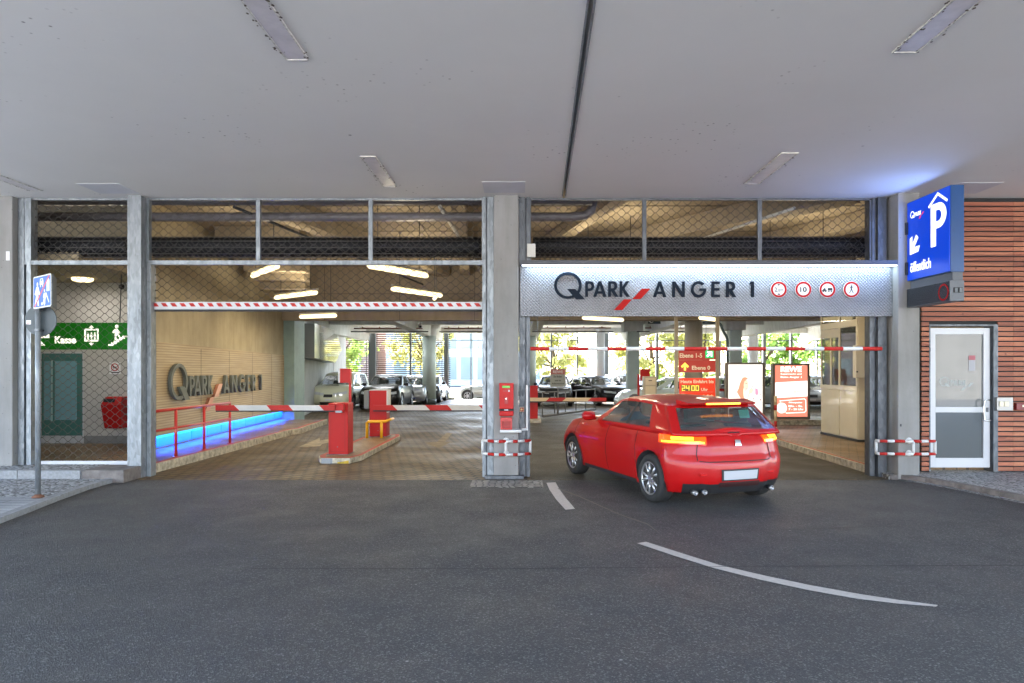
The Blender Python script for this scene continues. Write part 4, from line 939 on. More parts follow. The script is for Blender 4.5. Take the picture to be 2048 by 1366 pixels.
# ---- rear facade: posts, slats, frames
RP = mat('rear_post_grey', (.13, .15, .16), .5)
def rpost(x0, x1, lab, z1=4.14, Y=YR + .05, ytop=None):
    p = W(x0, 0, Y); q = W(x1, 0, Y)
    tag(MB().box(p.x, q.x, Y, Y + .22, 0, z1).build('facade_post', RP), lab, 'post', 'steel posts of the rear facade')
for x0, x1, l in ((737, 751, 'grey rear facade post between the first two slatted bays'), (819, 822.5, 'thin grey rear facade post in the second slatted bay'), (888, 896, 'grey rear facade post left of the open gateway'),
                  (1207.5, 1218, 'grey rear facade post just left of the square column'), (1101, 1104, 'thin rear post seen above the dark estate car'), (1153, 1156, 'thin rear post between the two dark parked cars'),
                  (1312, 1317, 'thin rear post left of the red information sign'), (1438, 1442, 'thin rear post seen right of the red information sign'), (1526, 1532, 'dark rear post between the two light boxes'),
                  (1581, 1585, 'thin rear post above the second light box'), (1633, 1636, 'thin rear post beside the cream cabin'), (941, 943, 'thin post in the bright open gateway'), (670, 673, 'thin rear post at the far left wall')):
    rpost(x0, x1, l)
SLR = mat('rear_timber_slat', (.13, .06, .03), .7, var=.2, vs=5)
def slatbay(x0, x1, lab):
    t = thing('slatted_screen', lab, 'slatted screen', (W((x0 + x1) / 2, 0, YR + .3).x, YR + .3, 0)); b = MB(); p = W(x0, 0, YR + .3).x; q = W(x1, 0, YR + .3).x
    for i in range(34): b.box(p, q, YR + .28, YR + .31, .06 + i * .121, .06 + i * .121 + .05)
    b.build('slats', SLR, t)
    MB().box(p + .1, p + .14, YR + .312, YR + .35, 0, 4.14).build('rear_rail', RP, t); MB().box(q - .14, q - .1, YR + .312, YR + .35, 0, 4.14).build('rear_rail', RP, t)
slatbay(673, 737, 'screen of thin brown slats, first bay from the grey wall'); slatbay(750, 888, 'wide screen of thin brown slats behind the dark cars'); slatbay(889, 901, 'narrow strip of slats beside the open gateway')
def rrail(x0, x1, y, lab, th=.05, Y=YR + .02):
    p = W(x0, y, Y); q = W(x1, y, Y); tag(MB().box(p.x, q.x, Y - .03, Y + .02, p.z - th / 2, p.z + th / 2).build('facade_rail', RP), lab, 'rail')
rrail(902, 966, 680.5, 'thin transom across the bright open gateway'); rrail(1071, 1253, 681, 'thin transom of the rear glazing left of the square column'); rrail(1277, 1457, 681, 'thin transom behind the red information sign'); rrail(1480, 1640, 681, 'thin transom of the rear glazing above the light boxes')
rrail(1434, 1640, 728, 'lower thin rail behind the light boxes')
# ---- slotted wood panel on the left wall with raised letters
KB = -.0566; KA = -6.66
def wy(x): return KA / ((x - CX) / F - KB)
pw = Plane((KA, 0, 0), (KB, 1, 0), (0, 0, 1), Vector((1, -KB, 0)).normalized())
t = thing('slotted_wood_panel', 'slotted wooden wall panel with raised grey Q PARK ANGER 1 letters', 'wall panel', (KA + KB * 18, 18, .4))
ya, yb_ = wy(311), 22.75
nn = Vector((-1, KB, 0)).normalized() * .075
q = [pw(ya, .44), pw(yb_, .40), pw(yb_, 2.26), pw(ya, 2.36)]
MB().prism(q, nn).build('panel', WOODP, t)
MB().box(-7.56, -7.42 - .006, ya - .07, ya - .002, .2, 2.36).build('end_edge', BLACKM, t)
LET = mat('grey_letters', (.115, .125, .11), .5, spec=.3)
logo(pw, lambda x: 14.34 + (x - 1108) * .01478, lambda y: 1.19 + (594 - y) * .0148, LET, mat('copper_slash', (.50, .22, .14), .35, .5), t, .07, d=.02)
for k in (.25, .45, .65, .85):
    y = ya + (yb_ - ya) * k; MB().prism([pw(y, .45, .001), pw(y + .012, .45, .001), pw(y + .012, 2.27, .001), pw(y, 2.27, .001)], pw.n * .002).build('panel_joint', DARKM, t)
BLUEL = mat('blue_led', (.1, .5, 1), .4, es=1.3, ec=(.0, .55, 1))
t = thing('blue_light_strip', 'glowing blue light strip under the wooden wall panel', 'light strip', (KA + KB * 18, 18, .4))
BACR = mat('blue_acrylic', (.02, .18, .6), .3, es=.62, ec=(.0, .17, 1)); n5 = 10
for i in range(n5):
    a0 = ya + .05 + (yb_ - ya - .1) * i / n5; a1 = ya + .05 + (yb_ - ya - .1) * (i + .975) / n5
    MB().prism([pw(a0, .385, -.035), pw(a1, .385, -.035), pw(a1, .425, -.035), pw(a0, .425, -.035)], pw.n * .012).build('led_segment', BLUEL, t)
    MB().prism([pw(a0, .19, -.045), pw(a1, .19, -.045), pw(a1, .384, -.045), pw(a0, .384, -.045)], pw.n * .012).build('acrylic_panel', BACR, t)
for k in range(3):
    ym_ = ya + (yb_ - ya) * (k + .5) / 3
    area('blue_light', pw(ym_, .39, .06), .05, (yb_ - ya) / 3, 6, (.0, .10, 1), (0, R(12), math.atan2(-KB, 1) * 1))
# ---- red handrail
t = thing('handrail', 'red tubular handrail on the left walkway with three posts', 'handrail', (-6.5, 13, .15))
RAILR = mat('handrail_red', (.50, .03, .022), .35, coat=.3)
rl = lambda y: -6.50 + .002 * (y - 12)
MB().tube([(rl(11.55), 11.55, 1.05), (rl(15.15), 15.15, 1.05)], .028, 14).build('top_rail', RAILR, t)
MB().tube([(rl(11.55), 11.55, .70), (rl(15.15), 15.15, .70)], .022, 12).build('middle_rail', RAILR, t)
for y in (12.8, 13.93, 15.15):
    MB().tube([(rl(y), y, .15), (rl(y), y, 1.035)], .027, 12).build('post', RAILR, t); MB().lathe((rl(y), y, .15), (0, 0, 1), [(0, .06), (.012, .06)], 14).build('foot', RAILR, t)
# ---- barrier island
pts = [G(*p, .0) for p in ((633, 921), (650, 927), (706, 927))]
isl = [Vector((-3.98, 13.35, 0)), Vector((-3.86, 13.0, 0)), Vector((-3.28, 13.0, 0)), Vector((-3.15, 13.4, 0)), Vector((-3.10, 17.3, 0)), Vector((-3.2, 17.75, 0)), Vector((-3.85, 17.8, 0)), Vector((-3.98, 17.3, 0))]
b = MB().prism([(p.x, p.y, 0) for p in isl], (0, 0, .105), 1, 0)
struct(b, 'barrier_island', [CREAMK, PAVE2], bevel=.012)
cxy = Vector((-3.54, 15.4, 0))
def shr(p, k): v = p - cxy; return (cxy.x + v.x * (1 - k * 1.2), cxy.y + v.y * (1 - k * .25))
b = MB()
for i in range(len(isl)):
    p, q = isl[i], isl[(i + 1) % len(isl)]; b.face([(*shr(p, .03), .108), (*shr(q, .03), .108), (*shr(q, .2), .108), (*shr(p, .2), .108)])
struct(b, 'island_border', REDLINE, recalc=False)
b = MB().prism([(-3.83, 12.988, .0), (-3.62, 12.988, .0), (-3.62, 12.988, .10), (-3.83, 12.988, .10)], (0, .008, 0), 0).prism([(-3.52, 12.987, .0), (-3.31, 12.987, .0), (-3.31, 12.987, .06), (-3.45, 12.987, .035), (-3.52, 12.987, .03)], (0, .008, 0), 1)
struct(b, 'island_nose_plates', [GALVL, mat('worn_yellow', (.45, .30, .03), .7, var=.4, vs=20)])
# ---- barriers
def boomf(bounds, cols, y0, y1, Y, lab_parent, mats, d=.05):
    b = MB()
    for (a, c), (e, g_), k in zip(bounds, bounds[1:], cols):
        b.prism([W(a, y0, Y), W(e, y0, Y), W(g_, y1, Y), W(c, y1, Y)], (0, d, 0), k)
    o = b.build('boom', mats, lab_parent)
    p = W(bounds[0][1], y1 + .3, Y); q = W(bounds[-1][1], y1 + 2.6, Y); MB().box(p.x, q.x, Y + .01, Y + d - .01, q.z, p.z).build('rubber_edge', BLACKM, lab_parent)
yA = 13.4
t = thing('parking_barrier', 'near red barrier with its striped boom lowered to the left', 'barrier', (-3.6, 13.7, .105), 'red boom barriers')
p = W(657, 908, yA + .1); q = W(693, 807, yA + .1)
MB().box(p.x, q.x + .03, yA + .1, yA + .52, .107, q.z).build('housing', REDP, t, bevel=.012)
MB().box(p.x - .005, q.x + .035, yA + .095, yA + .525, q.z - .09, q.z + .006).build('cap', REDP, t, bevel=.02)
boomf([(431, 431), (468, 479), (533, 542), (577, 586), (638, 648), (672, 672)], [0, 1, 0, 1, 0], 810.5, 821, yA - .08, t, [BOOMR, BOOMW])
bx(669, 808, 687, 823.5, yA + .06, .14, REDP, 'boom_clamp', t, .006); bx(671, 821.5, 683.5, 825.5, yA - .01, .1, GALVL, 'boom_bracket', t)
t = thing('signal_post', 'small red lamp head on a thin post behind the near barrier', 'signal', (-3.55, 14.1, .105))
MB().box(W(698, 0, 14.1).x, W(702.5, 0, 14.1).x, 14.08, 14.13, .107, W(0, 737, 14.1).z).build('post', REDP, t)
bx(680, 737, 701, 765.5, 14.08, .12, REDP, 'head', t, .006); bx(676.5, 737, 679.7, 765.5, 14.06, .1, WHITEP, 'visor', t, .002)
yB = 17.05
t = thing('parking_barrier', 'far red barrier with its striped boom lowered to the right', 'barrier', (-3.6, 17.2, .105), 'red boom barriers')
p = W(739, 872, yB); q = W(773, 781, yB)
MB().box(p.x, q.x, yB, yB + .42, .107, q.z).build('housing', REDP, t, bevel=.012)
MB().box(p.x - .01, q.x + .035, yB - .005, yB + .43, q.z + .002, q.z + .02).build('cap', WHITEA, t)
MB().box(q.x + .001, q.x + .03, yB + .01, yB + .41, q.z - .55, q.z).build('side_trim', WHITEP, t)
bx(727.5, 781, 738.4, 818, yB + .35, .3, mat('grey_side_box', (.16, .17, .16), .5), 'side_box', t, .02)
boomf([(746, 746), (785, 795), (850, 860), (895, 904), (957, 967), (985, 985)], [0, 1, 0, 1, 0], 810.3, 820.5, yB - .10, t, [BOOMR, BOOMW])
t = thing('hoop_guard', 'yellow tubular hoop guard in front of the far barrier', 'hoop guard', (-3.5, 16.6, .105))
yG = 16.75
pp = [W(734, 874, yG), W(734, 846, yG), W(737, 843, yG), W(770, 843, yG), W(776, 841, yG) + Vector((0, .25, .0)), W(777, 841, yG) + Vector((0, .6, .0))]
pp[0].z = .107
MB().tube(pp, .036, 12).build('hoop', YELP, t); a = W(763, 846, yG); MB().tube([(a.x, a.y, .107), (a.x, a.y, W(0, 843, yG).z)], .036, 12).build('post', YELP, t)
# right barrier
yC = 23.2
t = thing('parking_barrier', 'red barrier right of the ticket machine pillar, boom striped red and cream', 'barrier', (.4, yC, 0), 'red boom barriers')
struct(MB().box(-.35, .62, yC - .5, yC + 1.5, .0, .11), 'barrier_island', CREAMK, bevel=.01)
p = W(1045, 838, yC); q = W(1075.5, 771.5, yC)
MB().box(p.x, q.x, yC, yC + .42, .112, q.z).build('housing', REDP, t, bevel=.012)
boomf([(1050, 1050), (1099, 1091.5), (1132.7, 1124.7), (1182.7, 1174.7), (1212.6, 1212.6)], [1, 0, 1, 0], 795.5, 802.5, yC - .1, t, [BOOMR, BOOMC])
# ---- red information sign on two tall posts
yi = 18.0
t = thing('information_sign', 'red German parking information sign with arrows and a yellow time display', 'sign', (4.6, yi, 0))
PSTM = mat('bronze_post', (.30, .25, .17), .4, .3)
for x in (1353, 1435.5): a = W(x, 0, yi).x; MB().box(a - .042, a + .042, yi, yi + .08, 0, 5.19).build('post', PSTM, t)
RS = mat('info_red', (.48, .035, .022), .4, es=.05, ec=(.8, .03, .01)); RS2 = mat('info_red_lit', (.75, .03, .0), .4, es=.22, ec=(1, .06, .0))
TXT = mat('info_text', (.75, .62, .42), .5, es=.14, ec=(1, .85, .6))
def ib(x0, y0, x1, y1, m, name, d=.0): return bx(x0, y0, x1, y1, yi - d, .06, m, name, t)
ib(1357.8, 701, 1431, 719.8, RS, 'upper_board'); ib(1357.8, 720.2, 1431, 744.5, RS, 'middle_board'); ib(1407.5, 697, 1431.5, 719.8, RS, 'arrow_board', .012)
ib(1359, 756, 1430.5, 783.8, RS2, 'time_board'); ib(1359, 784.2, 1430.5, 806, RS2, 'lower_board')
pi_ = front(yi - .074)
def tb(s, x0, y0, x1, y1, m=TXT, nm='lettering', d=.0, bold=.025): 
    a = W(x0, y1, yi - .074); c = W(x1, y0, yi - .074); return text(s, pi_, (a.x, a.z, c.x, c.z), nm, m, t, .003, d, bold)
pi_.o.y = yi - .061
tb('Ebene 1-5', 1359.5, 706.5, 1404.5, 715.5); tb('Ebene 0', 1384, 731.5, 1420.5, 739.6); tb('Heute Einfahrt bis', 1361.5, 759.5, 1427.5, 766.5); tb('Uhr', 1402.5, 776, 1416, 782)
tb('möglich', 1398, 789, 1427, 796)
GRN = mat('lit_green', (.0, .45, .12), .4, es=.45, ec=(0, .7, .16)); LW_ = mat('lit_white', (.9, 1, .95), .4, es=1.2, ec=(.9, 1, .95)); LY = mat('lit_yellow', (1, .75, .1), .4, es=1.1, ec=(1, .72, .06))
def pf(pts): return [[(W(x, y, yi - .08).x, W(x, y, yi - .08).z) for x, y in pts]]
pj = front(yi - .0735)
shape(pf([(1410.5, 700.3), (1427.5, 700.3), (1427.5, 716.2), (1410.5, 716.2)]), pj, 'green_field', GRN, t, .003, 0)
shape(pf([(1414, 703), (1424.5, 703), (1424.5, 713.5), (1421.5, 713.5), (1421.5, 708.5), (1415, 714.5), (1412.5, 711.5), (1418.5, 706), (1414, 706)]), pj, 'arrow_symbol', LW_, t, .002, .0035)
shape(pf([(1370.2, 725), (1378, 732.5), (1375.6, 735.6), (1372.2, 732.2), (1372.2, 740.8), (1368, 740.8), (1368, 732.2), (1364.6, 735.6), (1362.2, 732.5)]), front(yi - .061), 'arrow_symbol', LY, t, .004, 0)
ib(1362.5, 770, 1399.5, 782.5, mat('display_dark', (.16, .11, .02), .4), 'display', .004)
seg = {'2': 'abged', '4': 'fgbc', '0': 'abcdef'}
for ch, x in (('2', 1364.5), ('4', 1372.8), ('0', 1383.5), ('0', 1391.8)):
    w_, h = 5.2, 9.4; y = 771.6; s_ = {'a': (0, 0, w_, 0), 'b': (w_, 0, w_, h / 2), 'c': (w_, h / 2, w_, h), 'd': (0, h, w_, h), 'e': (0, h / 2, 0, h), 'f': (0, 0, 0, h / 2), 'g': (0, h / 2, w_, h / 2)}
    b = MB()
    for k in seg[ch]:
        x0, y0, x1, y1 = s_[k]; p = W(x + x0 - .55 + (.0 if y0 == y1 else 0), y + y1 + .55, yi - .07); q = W(x + x1 + .55, y + y0 - .55, yi - .07)
        dd = .0006 * 'abcdefg'.index(k); b.box(p.x, q.x, yi - .068 - dd, yi - .0645, p.z, q.z)
    b.build('digit', LY, t)
# ---- two light boxes with posters
FRB = mat('lightbox_frame', (.22, .19, .16), .4, .4)
def lightbox(x0, y0, x1, y1, Y, face, lab):
    t = thing('light_box', lab, 'light box', (W((x0 + x1) / 2, 0, Y).x, Y, 0), 'poster light boxes beside the entry lane')
    p = W(x0, y1, Y); q = W(x1, y0, Y); f = 4.5 * Y / F
    MB().box(p.x, p.x + f, Y, Y + .2, p.z, q.z).box(q.x - f, q.x, Y, Y + .2, p.z, q.z).box(p.x + f, q.x - f, Y, Y + .2, q.z - f * .8, q.z).box(p.x + f, q.x - f, Y, Y + .2, p.z, p.z + f).build('frame', FRB, t)
    MB().box(p.x + f + .002, q.x - f - .002, Y + .03, Y + .17, p.z + f + .002, q.z - f * .8 - .002).build('lit_face', face, t)
    for a in (p.x + .05, q.x - .13): MB().box(a, a + .08, Y + .06, Y + .14, 0, p.z).build('leg', FRB, t)
    return t, front(Y + .0295)
WF = mat('poster_white_lit', (.9, .9, .88), .4, es=.8, ec=(1, .98, .93))
yl1 = 22.2
t, pp1 = lightbox(1452, 725, 1530, 838, yl1, WF, 'glowing white poster box with a pale smiling woman, next to the info sign')
def pg(pts, Y=yl1 + .03): return [[(W(x, y, Y).x, W(x, y, Y).z) for x, y in pts]]
HA = mat('poster_hair', (.75, .30, .18), .5, es=.55, ec=(1, .42, .26)); SK1 = mat('poster_skin', (.9, .6, .45), .5, es=.75, ec=(1, .72, .55)); PK = mat('poster_pink', (.85, .35, .5), .5, es=.55, ec=(1, .4, .62)); DK = mat('poster_dark', (.25, .05, .08), .5, es=.1, ec=(.5, .1, .15)); SKL = mat('poster_highlight', (.95, .85, .75), .5, es=.85, ec=(1, .93, .85))
shape(pg([(1484, 757), (1487, 754.5), (1492, 754.5), (1496, 757), (1492, 760), (1489, 768), (1487, 778), (1487, 788), (1489, 800), (1484, 801), (1478, 792), (1473.5, 784), (1477, 777), (1480, 766)]), pp1, 'hair', HA, t, .002, .0005)
shape(pg([(1489, 762), (1494, 760), (1496.5, 766), (1496.5, 774), (1494.5, 780), (1491, 783), (1488, 779), (1487, 770)]), pp1, 'face', SK1, t, .002, .003)
shape(pg([(1488, 779.5), (1491.5, 783.5), (1495, 780.5), (1496, 788), (1493, 800), (1489, 801), (1487, 790)]), pp1, 'neck', SKL, t, .002, .0028)
shape(pg([(1498, 779), (1503, 775), (1507, 779), (1504, 786), (1499, 788), (1495.5, 800), (1493.5, 800), (1497, 786)]), pp1, 'hand', SK1, t, .002, .003)
shape(pg([(1510, 776), (1515, 778), (1517, 786), (1514, 791), (1510, 788)]), pp1, 'flowers', PK, t, .002, .003)
for a, c, r in ((1505, 773.5, 1.1), (1504, 794, 1), (1507, 797.5, 1.3), (1521, 799.5, 1.6), (1516, 793, 1), (1520, 789, 1.1), (1514, 780.5, .8)): shape(pg([(a + r * math.cos(i), c + r * math.sin(i)) for i in (0, 1.05, 2.1, 3.14, 4.2, 5.2)]), pp1, 'dark_petal', DK if r > 1 else PK, t, .001, .006)
shape(pg([(1490.5, 767), (1494, 766.6), (1494, 767.6), (1490.5, 768)]), pp1, 'eye', DK, t, .001, .0056); shape(pg([(1490.3, 776.5), (1494.8, 775.6), (1492.8, 778.2)]), pp1, 'mouth', PK, t, .001, .0056)
RF = mat('poster_red_lit', (.70, .14, .10), .4, es=.75, ec=(1, .30, .20)); WF2 = mat('poster_white_lit2', (.9, .9, .88), .4, es=1.1, ec=(1, .97, .92)); PKT = mat('poster_pale_letters', (.95, .7, .6), .4, es=.7, ec=(1, .70, .55))
yl2 = 22.3
t, pp2 = lightbox(1545.5, 727, 1620, 838, yl2, RF, 'glowing red and white supermarket poster box with REWE lettering')
Y2 = yl2 + .03
def tx(s, x0, y0, x1, y1, m=WF2, d=.003, bold=.03): a = W(x0, y1, Y2); c = W(x1, y0, Y2); text(s, pp2, (a.x, a.z, c.x, c.z), 'lettering', m, t, .002, d, bold)
shape(pg([(1550.3, 765), (1615.5, 761.5), (1615.5, 792.5), (1550.3, 796)], Y2), pp2, 'white_band', WF2, t, .002, .0005)
tx('REWE', 1561, 732.5, 1603, 744, bold=.05); tx('Supermarkt und', 1561, 746.5, 1603, 750); tx('Beim Anger 1', 1561, 752.5, 1603, 756.8)
tx('HERZLICH', 1561, 769, 1601, 776, PKT); tx('WILLKOMMEN', 1555, 780.5, 1610, 788.5, PKT)
shape(pg(arc(1563, 816, 10.5, 0, 351, 30), Y2), pp2, 'white_disc', WF2, t, .002, .0062)
o_ = [(1559, 801), (1609, 796.8), (1612, 800), (1612.5, 822), (1609, 825.5), (1572, 827)]; i_ = [(1559.5, 802.6), (1608.5, 798.4), (1610.5, 801), (1611, 821), (1608.5, 823.8), (1572, 825.4)]
shape(pg(o_, Y2) + pg(i_, Y2), pp2, 'outline', WF2, t, .001, .003)
for y, x0, x1, s in ((805, 1577, 1604, 'Öffnungszeiten'), (812, 1577, 1605, 'Mo. - Sa.'), (818.5, 1577, 1607, '7 - 20 Uhr')): tx(s, x0, y - 2, x1, y + 2)
# ---- striped bollard
t = thing('striped_bollard', 'cream and red striped bollard on the right walkway kerb', 'bollard', (6.6, 18, .0))
yb2 = 17.9; b = MB()
for a, c, k in ((792, 810, 1), (810, 820.5, 0), (820.5, 842, 1), (842, 854, 0), (854, 878, 1)):
    p = W(1551, a, yb2); q = W(1551, min(c, 866), yb2) if c < 878 else Vector((p.x, yb2, .0)); b.tube([p, q], .038, 14, k)
b.build('tube', [BOOMR, BOOMC], t)
# ---- cream cabin
t = thing('attendant_cabin', 'cream enamelled attendant cabin with glazed upper half on the right walkway', 'cabin', (8, 16.5, .12))
cy0, cy1 = 15.72, 17.66; cx0 = 7.72; pc = Plane((cx0, 0, 0), (0, -1, 0), (0, 0, 1), (-1, 0, 0))
def cb(y0, y1, z0, z1, d=0, m=CREAMM, name='panel', par=t, th=.03): return MB().box(cx0 - d, cx0 - d + th, y0, y1, z0, z1).build(name, m, par, bevel=.003)
def zc(y, Y): return EYE - (y - HY) * Y / F
MB().box(cx0 + .031, 8.39, cy0 + .002, cy1, .125, 1.35).build('lower_body', CREAMM, t)
MB().box(cx0 - .012, 8.39, cy0 - .01, cy1 + .01, .12, .17).build('plinth', DARKM, t)
MB().box(cx0, 8.39, cy0 - .03, cy0, .18, 4.4).build('front_wall', CREAMM, t, bevel=.004)
for y0, y1 in ((cy0 + .02, cy0 + .88), (cy0 + .92, cy1 - .02)): cb(y0, y1, .2, 1.30, .006, name='lower_panel')
for y in (cy0, cy0 + .87, cy1 - .07): cb(y, y + .07, 1.30, 4.4, .012, name='window_post')
cb(cy0, cy1, 1.29, 1.40, .02, name='sill'); cb(cy0, cy1, 2.80, 2.95, .018, name='transom'); cb(cy0 + .93, cy1 - .07, 2.58, 2.79, .014, name='head_rail'); cb(cy0 + 1.33, cy0 + 1.39, 1.40, 2.6, .013, name='mullion')
CG = mat('cabin_glass', (.05, .065, .06), .03, spec=1.0, alpha=.62)
MB().box(cx0 + .004, cx0 + .012, cy0 + .07, cy0 + .869, 1.41, 2.79).build('pane', CG, t); MB().box(cx0 + .004, cx0 + .012, cy0 + .941, cy1 - .071, 1.41, 2.57).build('pane', CG, t)
MB().box(cx0 + .004, cx0 + .012, cy0 + .07, cy0 + .869, 2.96, 4.38).build('pane', CG, t); MB().box(cx0 + .004, cx0 + .012, cy0 + .941, cy1 - .071, 2.96, 4.38).build('pane', CG, t)
BLND = mat('blind_slat', (.55, .50, .36), .5); b = MB()
for i in range(26): b.box(cx0 + .06, cx0 + .11, cy0 + .09, cy1 - .08, 1.45 + i * .051, 1.468 + i * .051)
b.build('venetian_blind', BLND, t)
MB().box(8.2, 8.39, cy0 + .01, cy1, 1.36, 4.4).build('back_wall', CREAMM, t)
MB().box(cx0 - .01, cx0 + .03, cy0 + .05, cy0 + .19, 1.12, 1.27).build('switch_box', CREAMM, t)
t = thing('switch_cabinet', 'tall beige wall cabinet on the front corner of the cream cabin', 'wall cabinet', (7.8, 15.5, 2.2))
yq = 15.5; bx(1712, 691, 1736.5, 756, yq + .18, .16, mat('beige_cabinet', (.50, .46, .38), .4, var=.03), 'case', t, .008); bx(1713, 742, 1716, 745, yq + .019, .01, DARKM, 'lock', t)
tag(MB().tube([W(1730, 757, yq + .1), W(1737, 764, yq + .1), W(1739, 775, yq + .1), W(1735, 780, yq + .1)], .018, 8).build('cable', REDD), 'dark red cable end under the beige wall cabinet', 'cable')
# ---- things in the pedestrian room
t = thing('lobby_door', 'teal glazed door in the lobby behind the pedestrian gate', 'door', (-10, YK, .17))
yk = YK - .03
bx(80, 704, 166, 886.5, yk + .025, .02, WHITEA, 'frame', t)
TE = mat('teal_frame', (.06, .18, .165), .3); TG = mat('teal_glass', (.17, .34, .40), .08, spec=.8)
bx(84, 707, 164, 871, yk + .004, .02, TE, 'leaf', t); bx(110, 722, 153, 840, yk - .017, .012, TG, 'pane', t); bx(88, 722, 101, 840, yk - .017, .012, TG, 'pane', t)
bx(102, 720, 104, 842, yk - .017, .02, mat('pale_teal', (.3, .42, .42), .3), 'handle_bar', t)  # handle bar in a paler teal than the leaf
t = thing('litter_bin', 'red wall-mounted litter bin with dark opening behind the grille', 'litter bin', (-9.0, 14.6, .5))
p = W(204, 857, 14.6); q = W(244, 794, 14.6)
b = MB(); x0, x1, z0, z1 = p.x, q.x, p.z, q.z
b.hexa([(x0 + .04, 14.62, z0), (x1 - .03, 14.62, z0), (x1 - .02, YK - .003, z0), (x0 + .03, YK - .003, z0), (x0, 14.55, z1 - .16), (x1, 14.55, z1 - .16), (x1, YK - .003, z1 - .16), (x0, YK - .003, z1 - .16)])
b.hexa([(x0, 14.55, z1 - .16), (x1, 14.55, z1 - .16), (x1, YK - .003, z1 - .16), (x0, YK - .003, z1 - .16), (x0 + .03, 14.68, z1), (x1 - .05, 14.68, z1), (x1 - .03, YK - .003, z1), (x0 + .02, YK - .003, z1)])
b.build('body', REDP, t, bevel=.01); bx(207, 797.5, 228, 804.5, 14.62, .045, BLACKM, 'opening', t)
t = thing('no_smoking_sign', 'small white no-smoking sign on the lobby wall above the red bin', 'sign', (-8.9, YK, 1.8))
bx(219, 725, 241, 748, YK - .003, .012, SW, 'plate', t); pn = front(YK - .016); c = W(229.5, 734.5, YK - .02)
shape([circ(c.x, c.z, .085), circ(c.x, c.z, .065)], pn, 'ring', SR, t, .001, 0); shape([bar2((c.x - .055, c.z + .055), (c.x + .055, c.z - .055), .018)], pn, 'bar', SR, t, .001, .0015); shape([[(c.x - .05, c.z - .008), (c.x + .04, c.z - .008), (c.x + .04, c.z + .012), (c.x - .05, c.z + .012)]], pn, 'cigarette', SK, t, .0006, .0002)
bx(222, 744, 239, 746, YK - .0155, .001, SK, 'small_print', t)
t = thing('dome_camera', 'small dark dome camera under the lobby ceiling', 'camera', (-8.8, YK - .1, 3.6)); c = W(243, 573.5, YK - .1)
MB().lathe((c.x, YK - .002, c.z), (0, -1, 0), [(0, .09), (.05, .09), (.08, .07)], 20).build('mount', WHITEP, t); MB().lathe((c.x, YK - .082, c.z), (0, -1, 0), [(0, .06), (.04, .05), (.06, .02)], 20).build('lens', BLACKM, t)
# lit green guidance sign
yg = 13.5
t = thing('guidance_sign', 'backlit green sign reading Kasse with lift and stairs symbols behind the grille', 'sign', (-8.7, yg, 2.2))
GF = mat('green_lit_face', (.01, .14, .01), .4, es=.085, ec=(.02, .55, .01)); GW = mat('green_sign_symbol', (.95, .92, .8), .4, es=1.0, ec=(1, .93, .76))
for x0, x1 in ((50, 103.5), (104.3, 156), (156.8, 209.3), (210, 263)): bx(x0, 645.5, x1, 699, yg + .1, .1, GF, 'panel', t)
for x in (90, 240): MB().tube([W(x, 645, yg + .05), (W(x, 0, yg).x, yg + .05, 3.68)], .01, 6).build('hanger', DARKM, t)
pk = front(yg - .001)
def kp(pts): return [[(W(x, y, yg).x, W(x, y, yg).z) for x, y in pts]]
a = W(110, 687, yg); c = W(152.5, 672.5, yg); text('Kasse', pk, (a.x, a.z, c.x, c.z), 'lettering', GW, t, .004, 0, .035)
shape(kp([(81, 666.5), (99, 666.5), (99, 676), (81, 676)]), pk, 'banknote_symbol', GW, t, .002, 0); shape(kp([(83, 668), (91.5, 673.5), (97, 668), (91.5, 671.8)]), pk, 'banknote_fold', GF, t, .001, .003)
shape(kp([(82, 682), (91, 691), (82, 691)]), pk, 'arrow_symbol', GW, t, .002, 0)
shape(kp([(169, 657.5), (197.5, 657.5), (197.5, 683), (169, 683)]) + kp([(172.2, 660.8), (194.4, 660.8), (194.4, 679.6), (172.2, 679.6)]), pk, 'lift_symbol', GW, t, .003, 0)
for y0, s in ((650.5, 1), (691, -1)): shape(kp([(183, y0), (188, y0 + 5 * s), (184.5, y0 + 5 * s), (184.5, y0 + 6.5 * s), (181.5, y0 + 6.5 * s), (181.5, y0 + 5 * s), (178, y0 + 5 * s)]), pk, 'arrow_symbol', GW, t, .003, 0)
for x in (176.5, 183.3, 190): shape(kp([(x - 1.6, 668.5), (x - 2.6, 673.5), (x - 1.2, 674), (x - 1.2, 679), (x + 1.2, 679), (x + 1.2, 674), (x + 2.6, 673.5), (x + 1.6, 668.5)]), pk, 'person_symbol', GW, t, .003, 0); shape(kp([(x + 1.5 * math.cos(i), 666.3 + 1.5 * math.sin(i)) for i in (0, .8, 1.6, 2.4, 3.2, 4, 4.8, 5.6)]), pk, 'person_symbol', GW, t, .003, 0)
shape(kp([(217, 691.5), (217, 688.5), (222.5, 688.5), (222.5, 685), (228, 685), (228, 681.5), (233.5, 681.5), (233.5, 678), (239, 678), (239, 674.8), (245, 674.8), (245, 671.8), (256, 671.8), (256, 674.5), (250, 674.5), (250, 677.8), (244.5, 677.8), (244.5, 681), (239, 681), (239, 684.5), (233.5, 684.5), (233.5, 688), (228, 688), (228, 691.5)]), pk, 'stairs_symbol', GW, t, .003, 0)
shape(kp([(234, 656.5), (239, 663), (242, 666), (240, 667.5), (236.5, 665.5), (238, 669), (241, 674), (238.5, 674.5), (234.5, 669.5), (233.5, 674), (233, 679), (230, 680), (230, 664), (227.5, 666.5), (225, 665), (229, 657.5)]), pk, 'walker_symbol', GW, t, .003, .0004)
shape(kp([(234 + 3.6 * math.cos(i * .5), 653 + 3.6 * math.sin(i * .5)) for i in range(12)]), pk, 'walker_symbol', GW, t, .003, 0)
